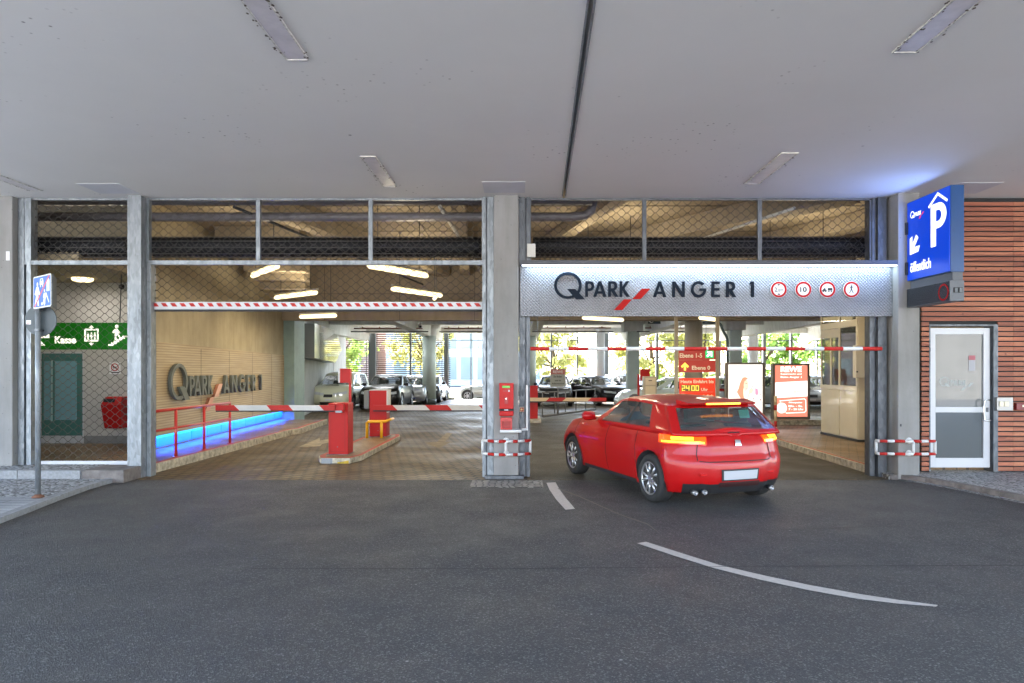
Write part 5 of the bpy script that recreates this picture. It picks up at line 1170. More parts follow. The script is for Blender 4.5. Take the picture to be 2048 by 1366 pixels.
# ---- display case on the grey wall (arrow-shaped end)
t = thing('display_case', 'arrow-ended glass display case high on the grey wall', 'display case', (-8.4, 26, 3))
KC = (-10.5 + 8.02) / (38.2 - 24.0); KD = -8.02 - KC * 24.0 + .02
def cyy(x): return KD / ((x - CX) / F - KC)
pcw = Plane((KD, 0, 0), (KC, 1, 0), (0, 0, 1), Vector((1, -KC, 0)).normalized())
ya1, ya2, ya3 = cyy(601), cyy(640), cyy(655)
za, zb_, zt_ = EYE + (738 - 716) * ya1 / F, EYE + (738 - 690) * ya3 / F, EYE + (738 - 652) * ya1 / F
pts = [pcw(ya1, za, .5), pcw(ya2 + 2, za - .1, .5), pcw(ya3 + 2, zb_ - .2, .5), pcw(ya2 + 2, zt_ + .25, .5), pcw(ya1, zt_ + .1, .5)]
MB().prism(pts, -pcw.n * .48).build('case', mat('case_grey', (.10, .10, .09), .4), t)
MB().prism([p + pcw.n * .004 for p in pts], pcw.n * .008).build('glass_front', mat('case_glass', (.42, .44, .38), .06, spec=1), t)
# ---- shopping trolley rail with sign
t = thing('trolley_rail', 'low grey tubular rail by the parked cars, carrying a REWE notice board', 'rail', (1.5, 27, 0))
yt = 26.5; RG = mat('grey_rail', (.20, .19, .18), .5, .4)
A0 = G(1085, 838); A1 = G(1190, 823)
def tr(f, z): p = A0.lerp(A1, f); return Vector((p.x, p.y, z))
MB().tube([tr(0, .1), tr(1, .1)], .05, 8).build('base_rail', RG, t); MB().tube([tr(0, .95), tr(1, .95)], .025, 8).build('top_rail', RG, t)
for k in range(6): MB().tube([tr(k / 5, .1), tr(k / 5, .95)], .02, 8).build('upright', RG, t)
yn = A0.lerp(A1, .25).y - .1
bx(1100.5, 738, 1131, 773.5, yn, .04, mat('notice_grey', (.34, .38, .36), .5), 'notice_board', t); bx(1101.5, 738.5, 1130, 748.5, yn - .041, .004, mat('notice_faded_red', (.42, .12, .11), .5), 'notice_header', t)
pn = front(yn - .05)
for s, x0, y0, x1, y1, m_ in (('REWE', 1106, 741, 1126, 746.5, SW), ('Sie finden', 1107, 751, 1124, 755, SK), ('uns im', 1110, 759, 1122, 762.5, SK), ('Kellergeschoß', 1104, 765.5, 1128, 769.5, SK)):
    a = W(x0, y1, yn - .05); c = W(x1, y0, yn - .05); text(s, pn, (a.x, a.z, c.x, c.z), 'lettering', m_, t, .002, -.002 if m_ is SK else 0, .02)
MB().tube([W(1116, 773, yn + .05), (W(1116, 0, yn).x, yn + .05, .1)], .03, 8).build('board_post', RG, t)
# ---- red post + cream pay box behind the entry lane
t = thing('signal_post', 'small red box on a red post beside the square column', 'signal', (W(1283, 0, 24).x, 24, 0))
bx(1281, 738, 1300, 762, 24.05, .15, REDP, 'head', t, .01); MB().box(W(1275, 0, 24).x, W(1279, 0, 24).x, 24, 24.08, 0, W(0, 748, 24).z).build('post', REDP, t)
t = thing('entry_terminal', 'beige metal terminal cabinet beside the small red post', 'terminal', (W(1300, 0, 22).x, 22, 0))
bx(1288, 753, 1313.5, 900, 22.3, .35, mat('terminal_beige', (.42, .37, .28), .45), 'case', t, .01); bx(1291, 756, 1311, 770, 21.949, .008, CREAMM, 'label_plate', t); bx(1291, 772.5, 1311, 802, 21.949, .008, CREAMM, 'door', t); bx(1297, 760.5, 1304, 762, 21.9405, .003, SK, 'writing', t)
for o in list(bpy.data.objects):
    if o.name.startswith('case') and o.parent and o.parent.name == 'entry_terminal':
        for v in o.data.vertices: v.co.z = max(v.co.z, .0)
# ---- security cameras under the ceiling
for x, y, Y, l in ((840, 652, 30, 'white security camera above the pale green column'), (1300, 640, 24, 'white security camera under the fascia edge, left of the info sign')):
    t = thing('security_camera', l, 'camera', W(x, y, Y)); c = W(x, y, Y)
    MB().lathe(c, (.3, -1, -.3), [(-.2, .06), (.1, .07), (.12, .08)], 16).build('body', WHITEP, t); MB().lathe(c + Vector((.3, -1, -.3)).normalized() * .125, (.3, -1, -.3), [(0, .05), (.01, .04)], 12).build('lens', BLACKM, t)
    MB().tube([c + Vector((0, .05, .06)), c + Vector((0, .05, .35)), (c.x, c.y + .05, 4.14 if Y > 23.1 else 5)], .02, 8).build('bracket', WHITEP, t)

# ================================================================= CARS
def car(name, label, group, L, Wd, H, paint, wb, front_over, hood=.98, nose=.72, belt=.94, ws=(1.05, .15), rear=(-.95, -1.3), deck=None, wr=.325, glass=GLASSD, detail=2, rear_w=.90, rear_light=True, sill=.2, rr_=.28, br_=.05, quarter=True):
    """A car along +Y (front towards +Y), built as lower body, glazed cabin, wheels, lamps and trim.
    ws: windscreen foot and head as distances behind the front end; rear: rear glass foot and roof end ahead of the rear end."""
    t = thing(name, label, 'car', (0, 0, 0), group)
    yF, yB = L / 2, -L / 2; w = Wd / 2; yf = yF - front_over; yr = yf - wb; y_ws0, y_ws1 = yF - ws[0], yF - ws[1]; y_r0, y_r1 = yB + rear[0], yB + rear[1]
    def lerp(a, b, k): return a + (b - a) * k
    def cur(pts, x):
        if x <= pts[0][0]: return pts[0][1]
        for (a, b), (c, d) in zip(pts, pts[1:]):
            if x <= c: k = (x - a) / (c - a); k = k * k * (3 - 2 * k) if False else k; return lerp(b, d, k)
        return pts[-1][1]
    NR, NC, NS, NF = 6, 7, 26, 6
    def outline(w_, y0, y1, rr, rf, bow_r=.05, bow_f=.10, taper=.03):
        pts = []
        for i in range(NR): x = (w_ - rr) * i / NR; pts.append((x, y0 + bow_r * (x / w_) ** 2))
        for i in range(NC): a = R(-90 + 90 * i / NC); pts.append((w_ - rr + rr * math.cos(a), y0 + bow_r + rr + rr * math.sin(a) - bow_r * .0))
        ya_, yb__ = y0 + bow_r + rr, y1 - bow_f - rf
        for i in range(NS + 1): k = i / NS; pts.append((w_ * (1 - taper * abs(2 * k - 1) ** 3), lerp(ya_, yb__, k)))
        xl = w_ * (1 - taper)
        for i in range(1, NC + 1): a = R(90 * i / NC); pts.append((xl - rf + rf * math.cos(a), yb__ + rf * math.sin(a) + bow_f * .0 ))
        for i in range(1, NF + 1): x = (xl - rf) * (1 - i / NF); pts.append((x, y1 - bow_f * (x / w_) ** 2 - (0 if i else 0)))
        return pts
    deckz = deck or belt + .02
    zt = [(yB, deckz - .03), (yB + .25, deckz), (y_r0, belt + .02), (y_ws0 - .3, belt), (y_ws0, hood), (lerp(y_ws0, yF, .5), lerp(hood, nose, .30)), (yF - .18, nose + .07), (yF, nose)]
    def lower(tt, i=None):
        e_r = cur([(0, .10), (.15, .02), (.38, 0), (.55, .02), (.62, .05), (.85, .07), (1, .16)], tt); e_f = cur([(0, .16), (.2, .03), (.5, 0), (.8, .07), (1, .20)], tt)
        ww = w * cur([(0, .935), (.2, .97), (.45, 1), (.68, .995), (.88, .955), (1, .90)], tt)
        o = outline(ww, yB + e_r, yF - e_f, rr_, .42, br_); out = []
        for x, y in o:
            zb = sill; z = lerp(zb, cur(zt, y), tt)
            for yy in (yf, yr):
                d = abs(y - yy)
                if d < .52 and x > w * .8: x += .018 * math.exp(-((d - .36) / .1) ** 2) * max(0, 1 - abs(tt - .5) * 1.6) + .012 * math.exp(-(d / .4) ** 2) * (1 if tt < .8 else 0)
            out.append(Vector((x, y, z)))
        return out
    rows = [0, .04, .12, .22, .33, .44, .55, .60, .65, .74, .82, .89, .94, .975, 1]
    def build_shell(fn, rows, dome, skip=None):
        V = []; Fc = []; n = len(fn(0))
        for r in rows:
            P = fn(r); V += P; V += [Vector((-p.x, p.y, p.z)) for p in P[::-1]]
        m = 2 * n
        for j in range(len(rows) - 1):
            for i in range(m):
                k = (i + 1) % m
                ii = i if i < n else m - 1 - i - 1
                if skip and skip(j, ii, i): continue
                Fc.append((j * m + i, j * m + k, (j + 1) * m + k, (j + 1) * m + i))
        def cap(base, z_add, flip):
            M = 8; grid = []
            for i in range(n):
                a = V[base + i]; row = []
                for k in range(M + 1):
                    f = k / M
                    if k == 0: row.append(base + i)
                    elif k == M: row.append(base + m - 1 - i)
                    else:
                        x = a.x * (1 - 2 * f); V.append(Vector((x, a.y, a.z + z_add * (1 - (1 - 2 * f) ** 2) * min(1, a.x / .4)))); row.append(len(V) - 1)
                grid.append(row)
            for i in range(n - 1):
                for k in range(M):
                    q = (grid[i][k], grid[i + 1][k], grid[i + 1][k + 1], grid[i][k + 1]); Fc.append(q if not flip else q[::-1])
        cap((len(rows) - 1) * m, dome, False); cap(0, 0, True)
        return V, Fc
    V, Fc = build_shell(lower, rows, .045)
    b = MB(); b.v = [tuple(v) for v in V]; b.f = Fc; b.m = [0] * len(Fc); b.sm = [True] * len(Fc)
    lo = b.build('body', [paint, PLASTK], t)
    bm = bmesh.new(); bm.from_mesh(lo.data); bmesh.ops.remove_doubles(bm, verts=bm.verts, dist=.0005); bmesh.ops.recalc_face_normals(bm, faces=bm.faces); bm.to_mesh(lo.data); bm.free()
    c = MB()
    for yy in (yf, yr):
        for s in (-1, 1): c.lathe((s * (w + .1), yy, wr + .01), (-s, 0, 0), [(0, wr + .045), (.36, wr + .045)], 28, 0)
    cut_ = c.build('tmp', [PLASTK]); md = lo.modifiers.new('b', 'BOOLEAN'); md.operation = 'DIFFERENCE'; md.object = cut_; md.solver = 'EXACT'
    try: md.material_mode = 'TRANSFER'
    except Exception: pass
    dg = bpy.context.evaluated_depsgraph_get(); dg.update(); me = bpy.data.meshes.new_from_object(lo.evaluated_get(dg)); lo.modifiers.clear(); lo.data = me; bpy.data.objects.remove(cut_)
    # cabin
    def cabin(tt):
        k = tt; kk = 1 - (1 - tt) ** 1.0
        if tt > .9: kr = (tt - .9) / .1
        else: kr = 0
        y0 = lerp(y_r0, y_r1, min(1, tt / .93)) + .10 * kr ** 2 * 1.2; y1 = lerp(y_ws0, y_ws1, min(1, tt / .93)) - .14 * kr ** 2
        ww = w * lerp(rear_w, rear_w - .16, tt ** 1.15) - .10 * kr ** 2
        o = outline(ww, y0, y1, .16, .20, .05, .12, .045); out = []
        roof = [(y_r1, H - .06), (lerp(y_r1, y_ws1, .45), H - .005), (lerp(y_r1, y_ws1, .7), H), (y_ws1, H - .07)]
        for x, y in o:
            zb = cur(zt, y) - .035 if tt > .0 else cur(zt, y) - .05
            if y > y_ws0 - .5: zb = min(zb, hood - .02)
            out.append(Vector((x, y, lerp(zb, cur(roof, y) - .035, tt if tt < .9 else .9 + .1 * (kr ** .8)))))
        return out
    crow = [0, .07, .13, .28, .45, .62, .76, .84, .87, .90, .92, .945, .965, .985, 1]; n = NR + NC + NS + 1 + NC + NF
    s0 = NR + NC; ra, rb = 2, 8      # glazed rows
    side_w = ([(s0 + 2, s0 + 5)] if quarter else []) + [(s0 + 6, s0 + 13), (s0 + 14, s0 + 24)]; rear_w_ = (0, NR + 2); fr_w = (s0 + NS + 4, n - 1)
    def inwin(j, ii):
        if not (ra <= j < rb): return False
        if 0 <= ii < rear_w_[1] and j >= ra + (0 if True else 0): return True
        if ii >= fr_w[0] and ii < n: return True
        return any(a <= ii < c for a, c in side_w)
    V, Fc = build_shell(cabin, crow, .035, lambda j, ii, i: inwin(j, ii))
    b = MB(); b.v = [tuple(v) for v in V]; b.f = Fc[:-0 or None]; b.m = [0] * len(b.f); b.sm = [True] * len(b.f)
    # black pillars between the side windows
    m2 = 2 * n; 
    for f_i, f in enumerate(b.f):
        pass
    up = b.build('cabin_shell', [paint, PLASTK], t)
    for p in up.data.polygons:
        cz = p.center
        vs = p.vertices; i0 = min(v % m2 for v in vs); j0 = min(v // m2 for v in vs)
        ii = i0 if i0 < n else m2 - 2 - i0
        if ra <= j0 < rb and max(vs) < m2 * len(crow) and ((quarter and s0 + 5 <= ii < s0 + 6) or s0 + 13 <= ii < s0 + 14): p.material_index = 1
    bm = bmesh.new(); bm.from_mesh(up.data); bmesh.ops.recalc_face_normals(bm, faces=bm.faces); bm.to_mesh(up.data); bm.free()
    def patch(fn, t0, t1, i0, i1, off, name, m, parent, nt_=5, both=True, side=1, inset=.0):
        """A piece of the skin between two heights and two outline positions, standing off by off."""
        ni = max(2, int(abs(i1 - i0) * 2) + 1)
        for s in ((1, -1) if both else (side,)):
            g = []
            for a in range(nt_):
                tt = lerp(t0, t1, a / (nt_ - 1)); P = fn(tt); P2_ = fn(min(1, tt + .02)); row = []
                for c_ in range(ni):
                    k = lerp(i0, i1, c_ / (ni - 1)); sg = 1
                    if k < 0: k = -k; sg = -1
                    k0 = int(min(len(P) - 2, k)); f = k - k0; p = P[k0].lerp(P[k0 + 1], f)
                    tang = (P[k0 + 1] - P[k0]); 
                    if k0 == 0: tang = Vector((1, 0, 0))
                    nrm = Vector((tang.y, -tang.x, 0)).normalized(); upv = (P2_[k0].lerp(P2_[k0 + 1], f) - p); 
                    nn_ = tang.cross(upv).normalized(); nn_ = nn_ if nn_.dot(nrm) > 0 else -nn_
                    q = p + nn_ * off; row.append(Vector((q.x * sg * s, q.y, q.z)))
                g.append(row)
            bb = MB()
            for r_ in g: bb.v += [tuple(v) for v in r_]
            for a in range(nt_ - 1):
                for c_ in range(ni - 1): bb.f.append((a * ni + c_, a * ni + c_ + 1, (a + 1) * ni + c_ + 1, (a + 1) * ni + c_)); bb.m.append(0); bb.sm.append(True)
            o = bb.build(name, m, parent, recalc=False)
    # panes
    tw0, tw1 = crow[ra], crow[rb]
    for a, c_ in side_w: patch(cabin, tw0 - .005, tw1 + .005, a - .05, c_ + .05, -.004, 'side_window', glass, t, 9)
    def wide(fn, t0, t1, k, off, name, m, nt_=9, front_=False):
        if not front_: patch(fn, t0, t1, -k, k, off, name, m, t, nt_, both=False)
        else:
            P = fn(0); N_ = len(P) - 1; g = []; bb = MB(); cols_ = []
            ks = [N_ - k + k * i / 10 for i in range(11)]
            for a in range(nt_):
                tt = lerp(t0, t1, a / (nt_ - 1)); P = fn(tt); row = []
                for kk_ in ks: k0 = min(N_ - 1, int(kk_)); p = P[k0].lerp(P[k0 + 1], kk_ - k0); row.append(Vector((p.x, p.y + off, p.z + off * .6)))
                row = row + [Vector((-p.x, p.y, p.z)) for p in row[-2::-1]]
                bb.v += [tuple(v) for v in row]; nn2 = len(row)
            for a in range(nt_ - 1):
                for c_ in range(nn2 - 1): bb.f.append((a * nn2 + c_, a * nn2 + c_ + 1, (a + 1) * nn2 + c_ + 1, (a + 1) * nn2 + c_)); bb.m.append(0); bb.sm.append(True)
            bb.build(name, m, t, recalc=False)
    wide(cabin, tw0 - .005, tw1 + .005, rear_w_[1] + .05, -.004, 'rear_window', glass)
    wide(cabin, tw0 - .005, tw1 + .005, n - 1 - fr_w[0] + .05, -.004, 'windscreen', glass, front_=True)
    # seats and dashboard
    SEAT = mat('seat_fabric', (.03, .03, .032), .9)
    for y in (y_ws1 - .75, y_ws1 - 1.6):
        if y < y_r0 + .35: continue
        for x in (-.36, .36):
            MB().box(x - .23, x + .23, y, y + .5, .35, .52).hexa([(x - .22, y - .06, .5), (x + .22, y - .06, .5), (x + .22, y + .08, .5), (x - .22, y + .08, .5), (x - .2, y - .2, 1.05), (x + .2, y - .2, 1.05), (x + .2, y - .1, 1.05), (x - .2, y - .1, 1.05)]).box(x - .12, x + .12, y - .22, y - .12, 1.08, 1.26).build('seat', SEAT, t, bevel=.02)
    # wheels
    for yy in (yf, yr):
        for s in (-1, 1):
            xw = s * (w - .115); wh = MB(); ax = (s, 0, 0); cc = (xw - s * .11, yy, wr)
            root = wh.lathe(cc, ax, [(.0, wr * .6), (.0, wr - .03), (.02, wr - .006), (.06, wr), (.16, wr), (.2, wr - .006), (.22, wr - .03), (.222, wr * .70), (.205, wr * .68)], 36).build('wheel', RUBBER, t)
            rim = MB(); ro = Vector(cc) + Vector((s * .185, 0, 0))
            rim.lathe(ro, ax, [(-.10, wr * .67), (.028, wr * .70), (.034, wr * .68), (.02, wr * .62), (-.10, wr * .60)], 36)
            rim.lathe(ro, ax, [(-.02, .07), (.02, .065), (.026, .04)], 16)
            for k in range(5):
                for d_ in (-.13, .13):
                    a = 2 * math.pi * k / 5 + d_; a2 = 2 * math.pi * k / 5 + d_ * 1.9
                    p = ro + Vector((s * .012, math.cos(a) * .05, math.sin(a) * .05)); q = ro + Vector((s * .018, math.cos(a2 * 1) * wr * .63, math.sin(a2 * 1) * wr * .63)); rim.tube([p, q], [.022, .016], 6)
            rim.build('rim', ALLOY, root); MB().lathe(ro, ax, [(-.085, wr * .6), (-.08, wr * .6)], 28).build('brake_disc', DARKM, root)
    # trim
    HL = mat('headlamp_glass', (.55, .58, .60), .08, coat=.5); TLm = mat('tail_lamp_red', (.5, .01, .01), .15, coat=.8); PLT = mat('number_plate', (.62, .63, .66), .4)
    k_f = len(lower(0)) - 1
    patch(lower, .74, .87, s0 + NS + 3.2, k_f - 2.8, .006, 'headlight', HL, t, 5)
    wide(lower, .62, .80, 2.6, .010, 'grille', PLASTK, 4, True); wide(lower, .08, .30, 5.0, .010, 'lower_intake', PLASTK, 4, True); wide(lower, .37, .50, 1.7, .016, 'number_plate', PLT, 3, True)
    if rear_light: patch(lower, .74, .90, NR - 2.2, NR + NC - 1.2, .006, 'tail_light', TLm, t, 5)
    wide(lower, .0, .17, NR + 3, .007, 'rear_diffuser', PLASTK, 4)
    for zz in (0,): patch(lower, .0, .07, s0 + 5.5, s0 + NS - 5.5, .006, 'side_skirt', PLASTK, t, 3)
    if detail > 1:
        GAP = mat('panel_gap', (.01, .01, .01), .8)
        for k in (s0 + 12.9, s0 + 22.6, s0 + 5.2): patch(lower, .10, 1, k, k + .13, .0018, 'door_gap', GAP, t, 9)
        for k in (s0 + 14.0, s0 + 7.0): patch(lower, .80, .845, k, k + 1.5, .022, 'door_handle', paint, t, 3)
    for s in (-1, 1):
        mp_ = MB().lathe((s * (w + .02), y_ws0 - .42, belt + .08), (s, 0, 0), [(-.09, .02), (-.07, .06), (0, .078), (.09, .07), (.13, .03)], 14)
        mp_.tube([(s * (w - .09), y_ws0 - .40, belt + .03), (s * (w - .0), y_ws0 - .42, belt + .07)], .02, 6); mp_.build('wing_mirror', paint, t)
    t_hood = lambda x, y: cur(zt, y) + .045 * (1 - (x / (w * .9)) ** 2) + .006
    return t, lower, cabin, patch, wide, dict(hz=t_hood, s0=s0, NR=NR, NC=NC, NS=NS, n=n, yB=yB, yF=yF, w=w)

def paintm(name, c, r=.28, m=.0): return mat(name, c, r, m, coat=1.0)
RED = mat('red_car_paint', (.40, .003, .004), .42, coat=.35, spec=.25)
t, low_, cab_, pat_, wid_, D = car('red_hatchback', 'bright red hatchback with lit tail lamps turning into the entry lane', None, 4.26, 1.80, 1.42, RED, 2.63, .86,
      hood=1.0, nose=.70, belt=.97, ws=(1.22, 1.95), rear=(.12, .50), deck=.99, wr=.325, rear_w=.93, rear_light=False, rr_=.36, br_=.10, quarter=False)
s0, NR, NC = D['s0'], D['NR'], D['NC']; s0_ = s0
TLL = mat('tail_lamp_lit', (.6, .02, .0), .2, es=1.6, ec=(1, .10, .01), coat=.5); TLO = mat('tail_lamp_orange', (.8, .2, .0), .2, es=5.5, ec=(1, .30, .02))
for s in (0,):
    pat_(low_, .80, .935, NR - .8, NR + NC + .5, .007, 'tail_light', TLL, t, 6)
    pat_(low_, .82, .845, NR - .6, NR + NC - .2, .011, 'tail_light_band', TLO, t, 3); pat_(low_, .86, .91, NR + 1.0, NR + 4.5, .011, 'tail_light_band', TLO, t, 3)
wid_(low_, .215, .41, 3.2, .012, 'plate_recess', PLASTK, 3)
wid_(low_, .24, .385, 2.9, .018, 'number_plate', mat('number_plate_white', (.42, .43, .46), .5), 3)
wid_(low_, .79, .87, .5, .02, 'badge', CHROME, 3)
PG = mat('panel_gap', (.01, .01, .01))
pat_(low_, .545, .98, NR + .2, NR + .36, .003, 'tailgate_gap', PG, t, 6)
pat_(low_, .47, .62, s0_ + .2, s0_ + 3.6, .003, 'bumper_gap', PG, t, 2) if False else None
pat_(low_, .795, .80, NR - .8, NR + NC + .5, .009, 'lamp_edge', PG, t, 2)
wid_(low_, .12, .20, 3.6, .010, 'bumper_slot', mat('dark_slot', (.03, .004, .004), .5), 3)
for s in (-1, 1): MB().box(s * .50 - .06, s * .50 + .06, D['yB'] + .05, D['yB'] + .08, .44, .465).build('reflector', mat('tail_lamp_red', (.5, .01, .01)), t)
wid_(low_, .975, .99, 6.2, .004, 'tailgate_gap', mat('panel_gap', (.01, .01, .01)), 3); wid_(low_, .53, .545, 6.0, .003, 'bumper_gap', mat('panel_gap', (.01, .01, .01)), 3)
for s in (-.62, -.48, .55): MB().lathe((s, D['yB'] + .16, .225), (0, -1, 0), [(0, .03), (.085, .032), (.086, .026), (.02, .022)], 18).build('exhaust_tip', mat('dull_exhaust', (.30, .30, .31), .35, .9), t)
zr = 1.365
sp_ = MB().hexa([(-.54, -1.73, zr - .045), (.54, -1.73, zr - .045), (.56, -1.50, zr - .05), (-.56, -1.50, zr - .05), (-.52, -1.76, zr - .02), (.52, -1.76, zr - .02), (.56, -1.48, zr + .022), (-.56, -1.48, zr + .022)])
sp_.build('roof_spoiler', RED, t, bevel=.012)
MB().box(-.26, .26, -1.775, -1.7455, zr - .043, zr - .022).build('brake_light', TLO, t)
MB().tube([(.0, -1.79, 1.04), (.25, -1.80, 1.03), (.42, -1.80, 1.02)], .012, 6).build('rear_wiper', PLASTK, t)
MB().hexa([(.30, -1.715, 1.13), (.47, -1.70, 1.13), (.47, -1.66, 1.24), (.30, -1.675, 1.24), (.30, -1.712, 1.13), (.47, -1.697, 1.13), (.47, -1.657, 1.24), (.30, -1.672, 1.24)]).build('window_sticker', mat('mint_sticker', (.05, .45, .35), .5), t)
TH = R(19)
car_c = Vector((1.81, 9.24, 0))
# rear left contact in car space is (-.785, yr)
yrl = D['yF'] - .86 - 2.63
rot = Matrix.Rotation(TH, 3, 'Z'); off_ = rot @ Vector((-.785, yrl, 0))
t.rotation_euler = (0, 0, TH); t.location = (1.81 - off_.x, 9.24 - off_.y, 0.004)
redcar = t

# ---- the driver, one continuous body seated behind the wheel
def skin_person(joints, edges, root=0, sub=2):
    me = bpy.data.meshes.new('person'); me.from_pydata([j[0] for j in joints], edges, []); o = bpy.data.objects.new('person', me); col.objects.link(o)
    md = o.modifiers.new('s', 'SKIN'); sv_ = me.skin_vertices[0].data
    for i, j in enumerate(joints): sv_[i].radius = (j[1], j[2] if len(j) > 2 else j[1])
    sv_[root].use_root = True; o.modifiers.new('u', 'SUBSURF').levels = sub; o.modifiers['u'].render_levels = sub
    dg = bpy.context.evaluated_depsgraph_get(); dg.update(); m2 = bpy.data.meshes.new_from_object(o.evaluated_get(dg)); bpy.data.objects.remove(o)
    for p in m2.polygons: p.use_smooth = True
    return m2
SKN = mat('skin', (.50, .26, .18), .5)
J = [((0, 0, .50), .15), ((0, .02, .75), .15), ((0, 0, 1.0), .17, .12), ((0, .02, 1.12), .06), ((0, .05, 1.22), .085, .10), ((0, .06, 1.32), .08, .09),
     ((-.2, .0, 1.0), .06), ((-.26, .22, .86), .045), ((-.2, .48, .93), .03), ((-.18, .55, .95), .028), ((.2, .0, 1.0), .06), ((.26, .2, .84), .045), ((.16, .46, .92), .03), ((.14, .52, .94), .028),
     ((-.12, .3, .52), .085), ((-.13, .7, .48), .055), ((.12, .3, .52), .085), ((.13, .7, .48), .055)]
E = [(0, 1), (1, 2), (2, 3), (3, 4), (4, 5), (2, 6), (6, 7), (7, 8), (8, 9), (2, 10), (10, 11), (11, 12), (12, 13), (0, 14), (14, 15), (0, 16), (16, 17)]
pm = skin_person(J, E); SHIRT = mat('blue_shirt', (.10, .14, .22), .8)
pm.materials.clear(); pm.materials.append(SHIRT); pm.materials.append(SKN)
for p in pm.polygons:
    c = p.center
    if c.z > 1.13 or (c.y > .25 and c.z > .8): p.material_index = 1
drv = bpy.data.objects.new('person', pm); col.objects.link(drv)
tag(drv, 'driver in a dark blue shirt behind the wheel of the red hatchback', 'person')
hr = MB().lathe((0, .045, 1.28), (0, -.25, 1), [(-.04, .102), (.03, .106), (.09, .085), (.125, .04)], 18).build('hair', mat('brown_hair', (.05, .03, .02), .8), drv)
dl = rot @ Vector((-.36, .0, 0)); drv.location = (redcar.location.x + dl.x, redcar.location.y + dl.y, 0.0); drv.rotation_euler = (0, 0, TH)

# ---- parked cars
gp = 'cars parked in the garage'
CRM = paintm('cream_car_paint', (.66, .67, .50), .3); BLK = mat('black_car_paint', (.006, .006, .007), .3, coat=.25, spec=.3); SIL = paintm('silver_car_paint', (.38, .40, .42), .3, .5); GRY = mat('dark_grey_car_paint', (.022, .023, .027), .3, coat=.35, spec=.3); WHC = paintm('pale_green_white_car_paint', (.50, .55, .50), .3); AUD = paintm('light_grey_car_paint', (.40, .43, .43), .3, .3)
def put(t, x, y, deg, z=0.004):
    t.location = (x, y, z); t.rotation_euler = (0, 0, R(deg)); return t
v, *v_ = car('minivan', 'cream minivan parked against the grey wall, facing the barriers', gp, 4.65, 1.79, 1.68, CRM, 2.83, .92, hood=1.10, nose=.80, belt=1.0, ws=(.95, 1.75), rear=(.06, .30), deck=1.02, wr=.32, detail=1)
hz = v_[-1]['hz']
b = MB(); INK = mat('hood_emblem', (.03, .03, .02), .5)
for pts in (((-.02, 1.70), (.06, 1.76), (.20, 1.78), (.31, 1.70), (.24, 1.62), (.10, 1.60)), ((-.26, 1.68), (-.14, 1.72), (-.02, 1.70)), ((-.24, 1.58), (-.10, 1.60), (.02, 1.58))):
    b.tube([(-a, y, hz(a, y)) for a, y in pts], .010, 4)
o = b.build('hood_emblem', INK, v); o.matrix_parent_inverse = Matrix.Identity(4)
put(v, W(653, 0, 29).x, 29.2 + 2.3, 180)
suv, *_ = car('black_suv', 'black SUV parked beside the cream minivan, facing the barriers', gp, 4.45, 1.84, 1.55, BLK, 2.70, .88, hood=1.06, nose=.80, belt=1.02, ws=(1.25, 2.0), rear=(.10, .55), deck=1.03, wr=.36, detail=1)
put(suv, W(756, 0, 29.5).x, 29.4 + 2.2, 180)
hb, *_ = car('silver_hatchback', 'silver car half hidden behind the black SUV', gp, 4.2, 1.76, 1.46, SIL, 2.6, .85, hood=.98, nose=.72, belt=.95, ws=(1.15, 1.9), rear=(.1, .5), detail=1)
put(hb, W(812, 0, 33.5).x, 35.6, 182)
def cc(src, name, lab, x, y, deg, pm_=None, z=0.004):
    r = dup(src, (x, y, z), R(deg), lab); r.name = name
    if pm_:
        def rec(o):
            for ch in o.children:
                if ch.type == 'MESH' and any(m and 'car_paint' in m.name for m in ch.data.materials):
                    ch.data = ch.data.copy()
                    for i, m in enumerate(ch.data.materials):
                        if m and 'car_paint' in m.name: ch.data.materials[i] = pm_
                rec(ch)
        rec(r)
    return r
cc(hb, 'grey_hatchback', 'dark grey car behind the round pale green column', W(853, 0, 37).x, 37.6, 180, GRY)
ad, *_ = car('grey_coupe', 'light grey car side-on in the open gateway, its nose to the left', gp, 4.7, 1.83, 1.40, AUD, 2.81, .88, hood=.95, nose=.66, belt=.93, ws=(1.5, 2.4), rear=(.5, 1.3), deck=.98, wr=.33, detail=1)
put(ad, W(905, 0, 40.8).x + 2.35, 42.0, 90, -.149)
ew, *_ = car('dark_estate', 'dark estate car behind the REWE notice board, facing the barriers', gp, 4.7, 1.82, 1.50, GRY, 2.75, .9, hood=1.0, nose=.74, belt=.97, ws=(1.3, 2.1), rear=(.08, .45), wr=.33, detail=1)
put(ew, W(1112, 0, 33).x, 34.6, 176)
cc(hb, 'black_hatchback', 'glossy black hatchback with bright side reflections, right of the dark estate', W(1193, 0, 33.5).x + .2, 34.8, 205, BLK)
cc(suv, 'dark_hatchback', 'dark car showing only its side behind the black hatchback', W(1262, 0, 37).x, 38.2, 200, GRY)
cc(hb, 'white_hatchback', 'pale green-white hatchback just left of the information sign post', W(1345, 0, 27).x, 28.6, 98, WHC)
cc(hb, 'silver_hatchback', 'silver car seen between the info sign and the first light box', W(1452, 0, 32).x, 33.5, 10, SIL)
cc(ew, 'grey_estate', 'grey car seen in the gap between the two light boxes', W(1545, 0, 31).x, 32, 40, AUD)
cc(ew, 'silver_estate', 'silver car just left of the cream cabin, behind the second light box', W(1648, 0, 31).x, 32.0, 155, SIL)

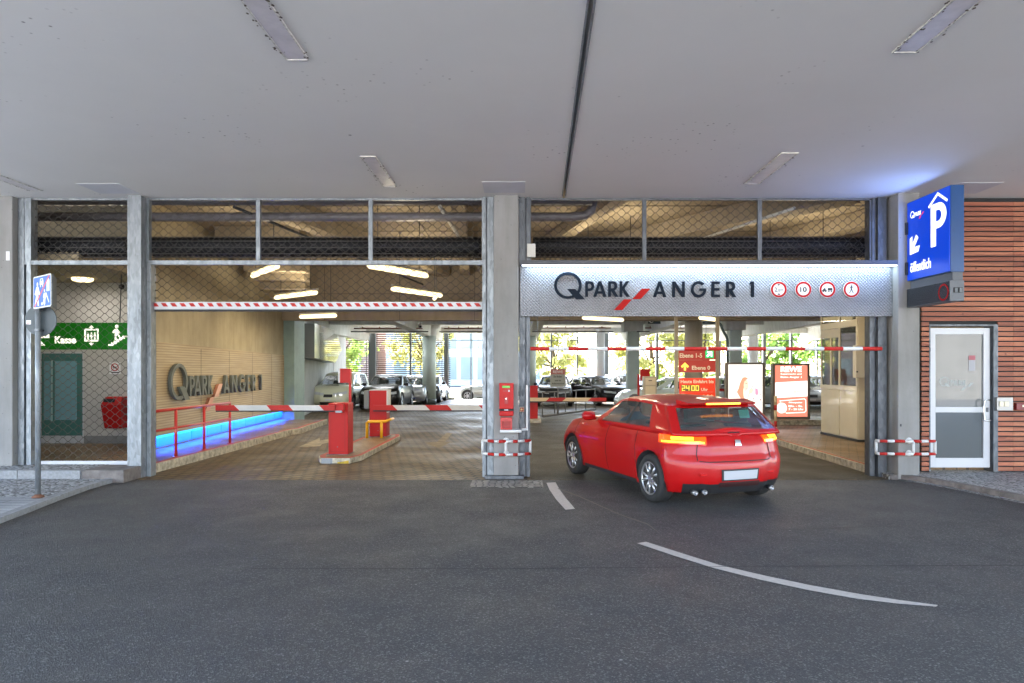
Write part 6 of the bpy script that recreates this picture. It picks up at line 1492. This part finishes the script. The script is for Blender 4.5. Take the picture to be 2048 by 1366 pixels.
# ================================================================= BEYOND THE GARAGE
def leaves(b, c, rx, rz, n, s, rr, mi=0):
    cl = []
    for k in range(max(8, n // 45)):
        a = rr.uniform(0, 6.28); u = rr.uniform(-1, 1); q = math.sqrt(1 - u * u); f = rr.uniform(.45, 1)
        cl.append((Vector((c[0] + rx * f * q * math.cos(a), c[1] + rx * f * q * math.sin(a), c[2] + rz * f * u)), rr.uniform(.25, .5) * rx * .55))
    for i in range(n):
        p, r = rr.choice(cl); d = Vector((rr.gauss(0, 1), rr.gauss(0, 1), rr.gauss(0, .8))) * r * .55; p = p + d
        u = Vector((rr.gauss(0, 1), rr.gauss(0, 1), rr.gauss(0, 1))).normalized(); v_ = u.orthogonal().normalized(); k = s * rr.uniform(.6, 1.4)
        b.face([p - u * k, p + v_ * k * .5, p + u * k, p - v_ * k * .5], mi)
    return cl
def tree(x, y, h, rx, label, lf, seed, low=.25, n=1700):
    rr = random.Random(seed); t = thing('deciduous_tree', label, 'tree', (x, y, -.16), 'trees beyond the garage')
    b = MB(); cz = h * (.5 + low / 2); cl = leaves(b, (x, y, cz), rx, h * (.5 - low / 2), n, .24, rr)
    b.build('crown', lf, t, recalc=False)
    tr_ = MB().tube([(x, y, -.3), (x + .1, y, h * .3), (x - .05, y + .1, h * .6), (x, y, h * .85)], [.22, .17, .11, .03], 8)
    for p, r in cl[:10]: tr_.tube([(x, y, h * .3), (Vector((x, y, h * .4)) + p) / 2, p], [.08, .05, .02], 5)
    tr_.build('trunk', BARK, t)
tl = [(-22, 54, 9, 4.2, 'green tree seen through the slats beside the grey wall', LEAF1), (-15.5, 57, 8, 3.6, 'green tree behind the slats over the minivan', LEAF1), (-8.5, 60, 8, 3.0, 'pale tree behind the wide slatted screen', LEAF2),
      (2.2, 49, 6.5, 2.6, 'yellow-green tree right of the ticket machine pillar', LEAF2), (9.6, 51, 7, 2.9, 'yellow-green tree left of the square column', LEAF2), (13.4, 50, 7, 2.8, 'brown-branched pale tree left of the information sign', LEAF2),
      (17.5, 50, 7, 2.9, 'green tree behind the information sign', LEAF1), (20.5, 53, 8, 3.4, 'green tree behind the first light box', LEAF1), (24.2, 51, 7.5, 3.2, 'bushy green tree behind the second light box', LEAF1), (28, 53, 8, 3.6, 'green tree seen through the cabin windows', LEAF1)]
for i, (x, y, h, r_, l, lf) in enumerate(tl): tree(x, y, h, r_, l, lf, 31 + i, low=.0 if x > 0 else .1)
b = MB(); rr = random.Random(5)
for k in range(30): leaves(b, (8.5 + k * .8, 47 + rr.uniform(-.5, .5), .9), .9, 1.0, 120, .12, rr)
tag(b.build('hedge', LEAF1, recalc=False), 'low green hedge along the verge behind the parked cars', 'hedge')
t = thing('office_building', 'pale office building with tall windows beyond the open gateway', 'building', (-7, 80, -.16))
WLB = mat('pale_render', (.60, .60, .58), .8, var=.04)
MB().box(-16, 3, 80, 95, -.2, 7.5).build('wall', WLB, t); MB().box(-16.4, 3.4, 79.6, 95.4, 7.5, 7.9).build('roof', mat('roof_edge', (.35, .35, .35), .7), t)
WG = mat('window_glass_far', (.28, .33, .33), .1, spec=1)
for i in range(9):
    for z0, z1 in ((.6, 3.2), (4.2, 6.6)): MB().box(-15 + i * 1.95, -13.6 + i * 1.95, 79.93, 79.99, z0, z1).build('window', WG, t)
t = thing('brick_building', 'reddish building behind the wide slatted screen', 'building', (-26, 85, -.16))
MB().box(-34, -18, 82, 95, -.2, 9).build('wall', mat('pinkish_render', (.46, .30, .24), .8, var=.1), t)
for i in range(5): MB().box(-33 + i * 3, -31.4 + i * 3, 81.93, 81.99, 1, 3).build('window', WG, t)
t = thing('opposite_building', 'pale concrete building across the street, behind the viewer', 'building', (0, -16, 0))
MB().box(-40, 40, -24, -16, -.1, 6).build('wall', m_concrete('opposite_concrete', (.36, .355, .34)), t)

# ---- neutral lamps added to brighten the rear part; joints and small fittings
for k, (x, y) in enumerate(((-7.0, 25.5), (-2.2, 25.5), (3.2, 25.5), (8.6, 26.0), (-7.0, 34.5), (-2.2, 34.5), (3.2, 34.5), (8.6, 34.5), (13.5, 30.0))):
    t = thing('rear_fill_lamp', 'added white tube lamp brightening the rear part, ' + ('over the parked cars', 'over the exit lane', 'over the entry lane', 'over the light boxes', 'above the minivan', 'above the round green column', 'above the dark estate car', 'near the information sign column', 'behind the cream cabin')[k], 'ceiling lamp', (x, y, 4.05), 'added white tube lamps brightening the rear part')
    MB().tube([(x - .7, y, 4.06), (x + .7, y, 4.06)], .03, 8).build('tube', mat('fill_tube', (.9, .95, 1), .4, es=1.2, ec=(.92, .97, 1)), t); MB().box(x - .75, x + .75, y - .06, y + .06, 4.095, 4.14).build('housing', HOUS, t)
    area('rear_light', (x, y, 4.0), 1.4, .2, 6, (.92, .97, 1), (0, 0, 0))  # fill light added for the rear columns and ceiling
JT = mat('joint_line', (.10, .08, .055), .8)
b = MB()
for x in (-6.6, -4.1, -1.6, .9, 3.4, 5.9): b.box(x, x + .015, 22.742, 22.7495, 3.43, 5.19)
b.box(-8, 8.3, 22.741, 22.748, 4.3, 4.312)
struct(b, 'beam_joint_lines', JT, recalc=False)
b = MB()
for x in (-4.9, -2.4, .1, 2.6, 5.1, 7.2): b.box(x, x + .018, 11.6, 22.7, 5.19, 5.1995)
for y in (14.2, 16.8, 19.4): b.box(-7, 8.3, y, y + .018, 5.188, 5.1993)
struct(b, 'ceiling_joint_lines', JT, recalc=False)
pipe([(-5.2, 12.3, 4.72), (-3.3, 22.6, 4.6)], .028, 'thin dark conduit slanting under the high ceiling, left of the second mullion', DARKM, 'conduit', 'conduit', 8)
pipe([(4.9, 12.3, 4.7), (1.4, 22.6, 4.6)], .03, 'thin pale conduit slanting under the high ceiling above the fascia', HOUS, 'conduit', 'conduit', 8)
pipe([(-1.5, 12.4, 4.75), (-1.1, 22.6, 4.6)], .04, 'pale slanting cable duct under the high ceiling beside the ticket machine pillar', HOUS, 'cable_duct', 'cable duct', 6)
def fit_barrier(t, x0, x1, y, z0, z1):
    MB().box(x0 + .03, x0 + .034, y - .002, y - .0005, z0 + .05, z1 - .12).box(x1 - .034, x1 - .03, y - .002, y - .0005, z0 + .05, z1 - .12).box(x0 + .035, x1 - .035, y - .002, y - .0005, z0 + .05, z0 + .054).build('door_seam', mat('red_seam', (.12, .004, .004), .6), t)
    MB().lathe(((x0 + x1) / 2, y, z0 + .14), (0, -1, 0), [(0, .012), (.004, .011)], 12).build('lock', GALVD, t)
    MB().box(x0 - .03, x1 + .05, y - .03, y + .45, .1065, .1165).build('base_plate', GALVD, t)
bt = [o for o in bpy.data.objects if o.name.startswith('parking_barrier')]
bt.sort(key=lambda o: o.location.y)
fit_barrier(bt[0], W(657, 908, 13.5).x, W(693, 0, 13.5).x, 13.5, .12, 1.1); fit_barrier(bt[1], W(739, 872, 17.05).x, W(773, 0, 17.05).x, 17.05, .12, 1.2)
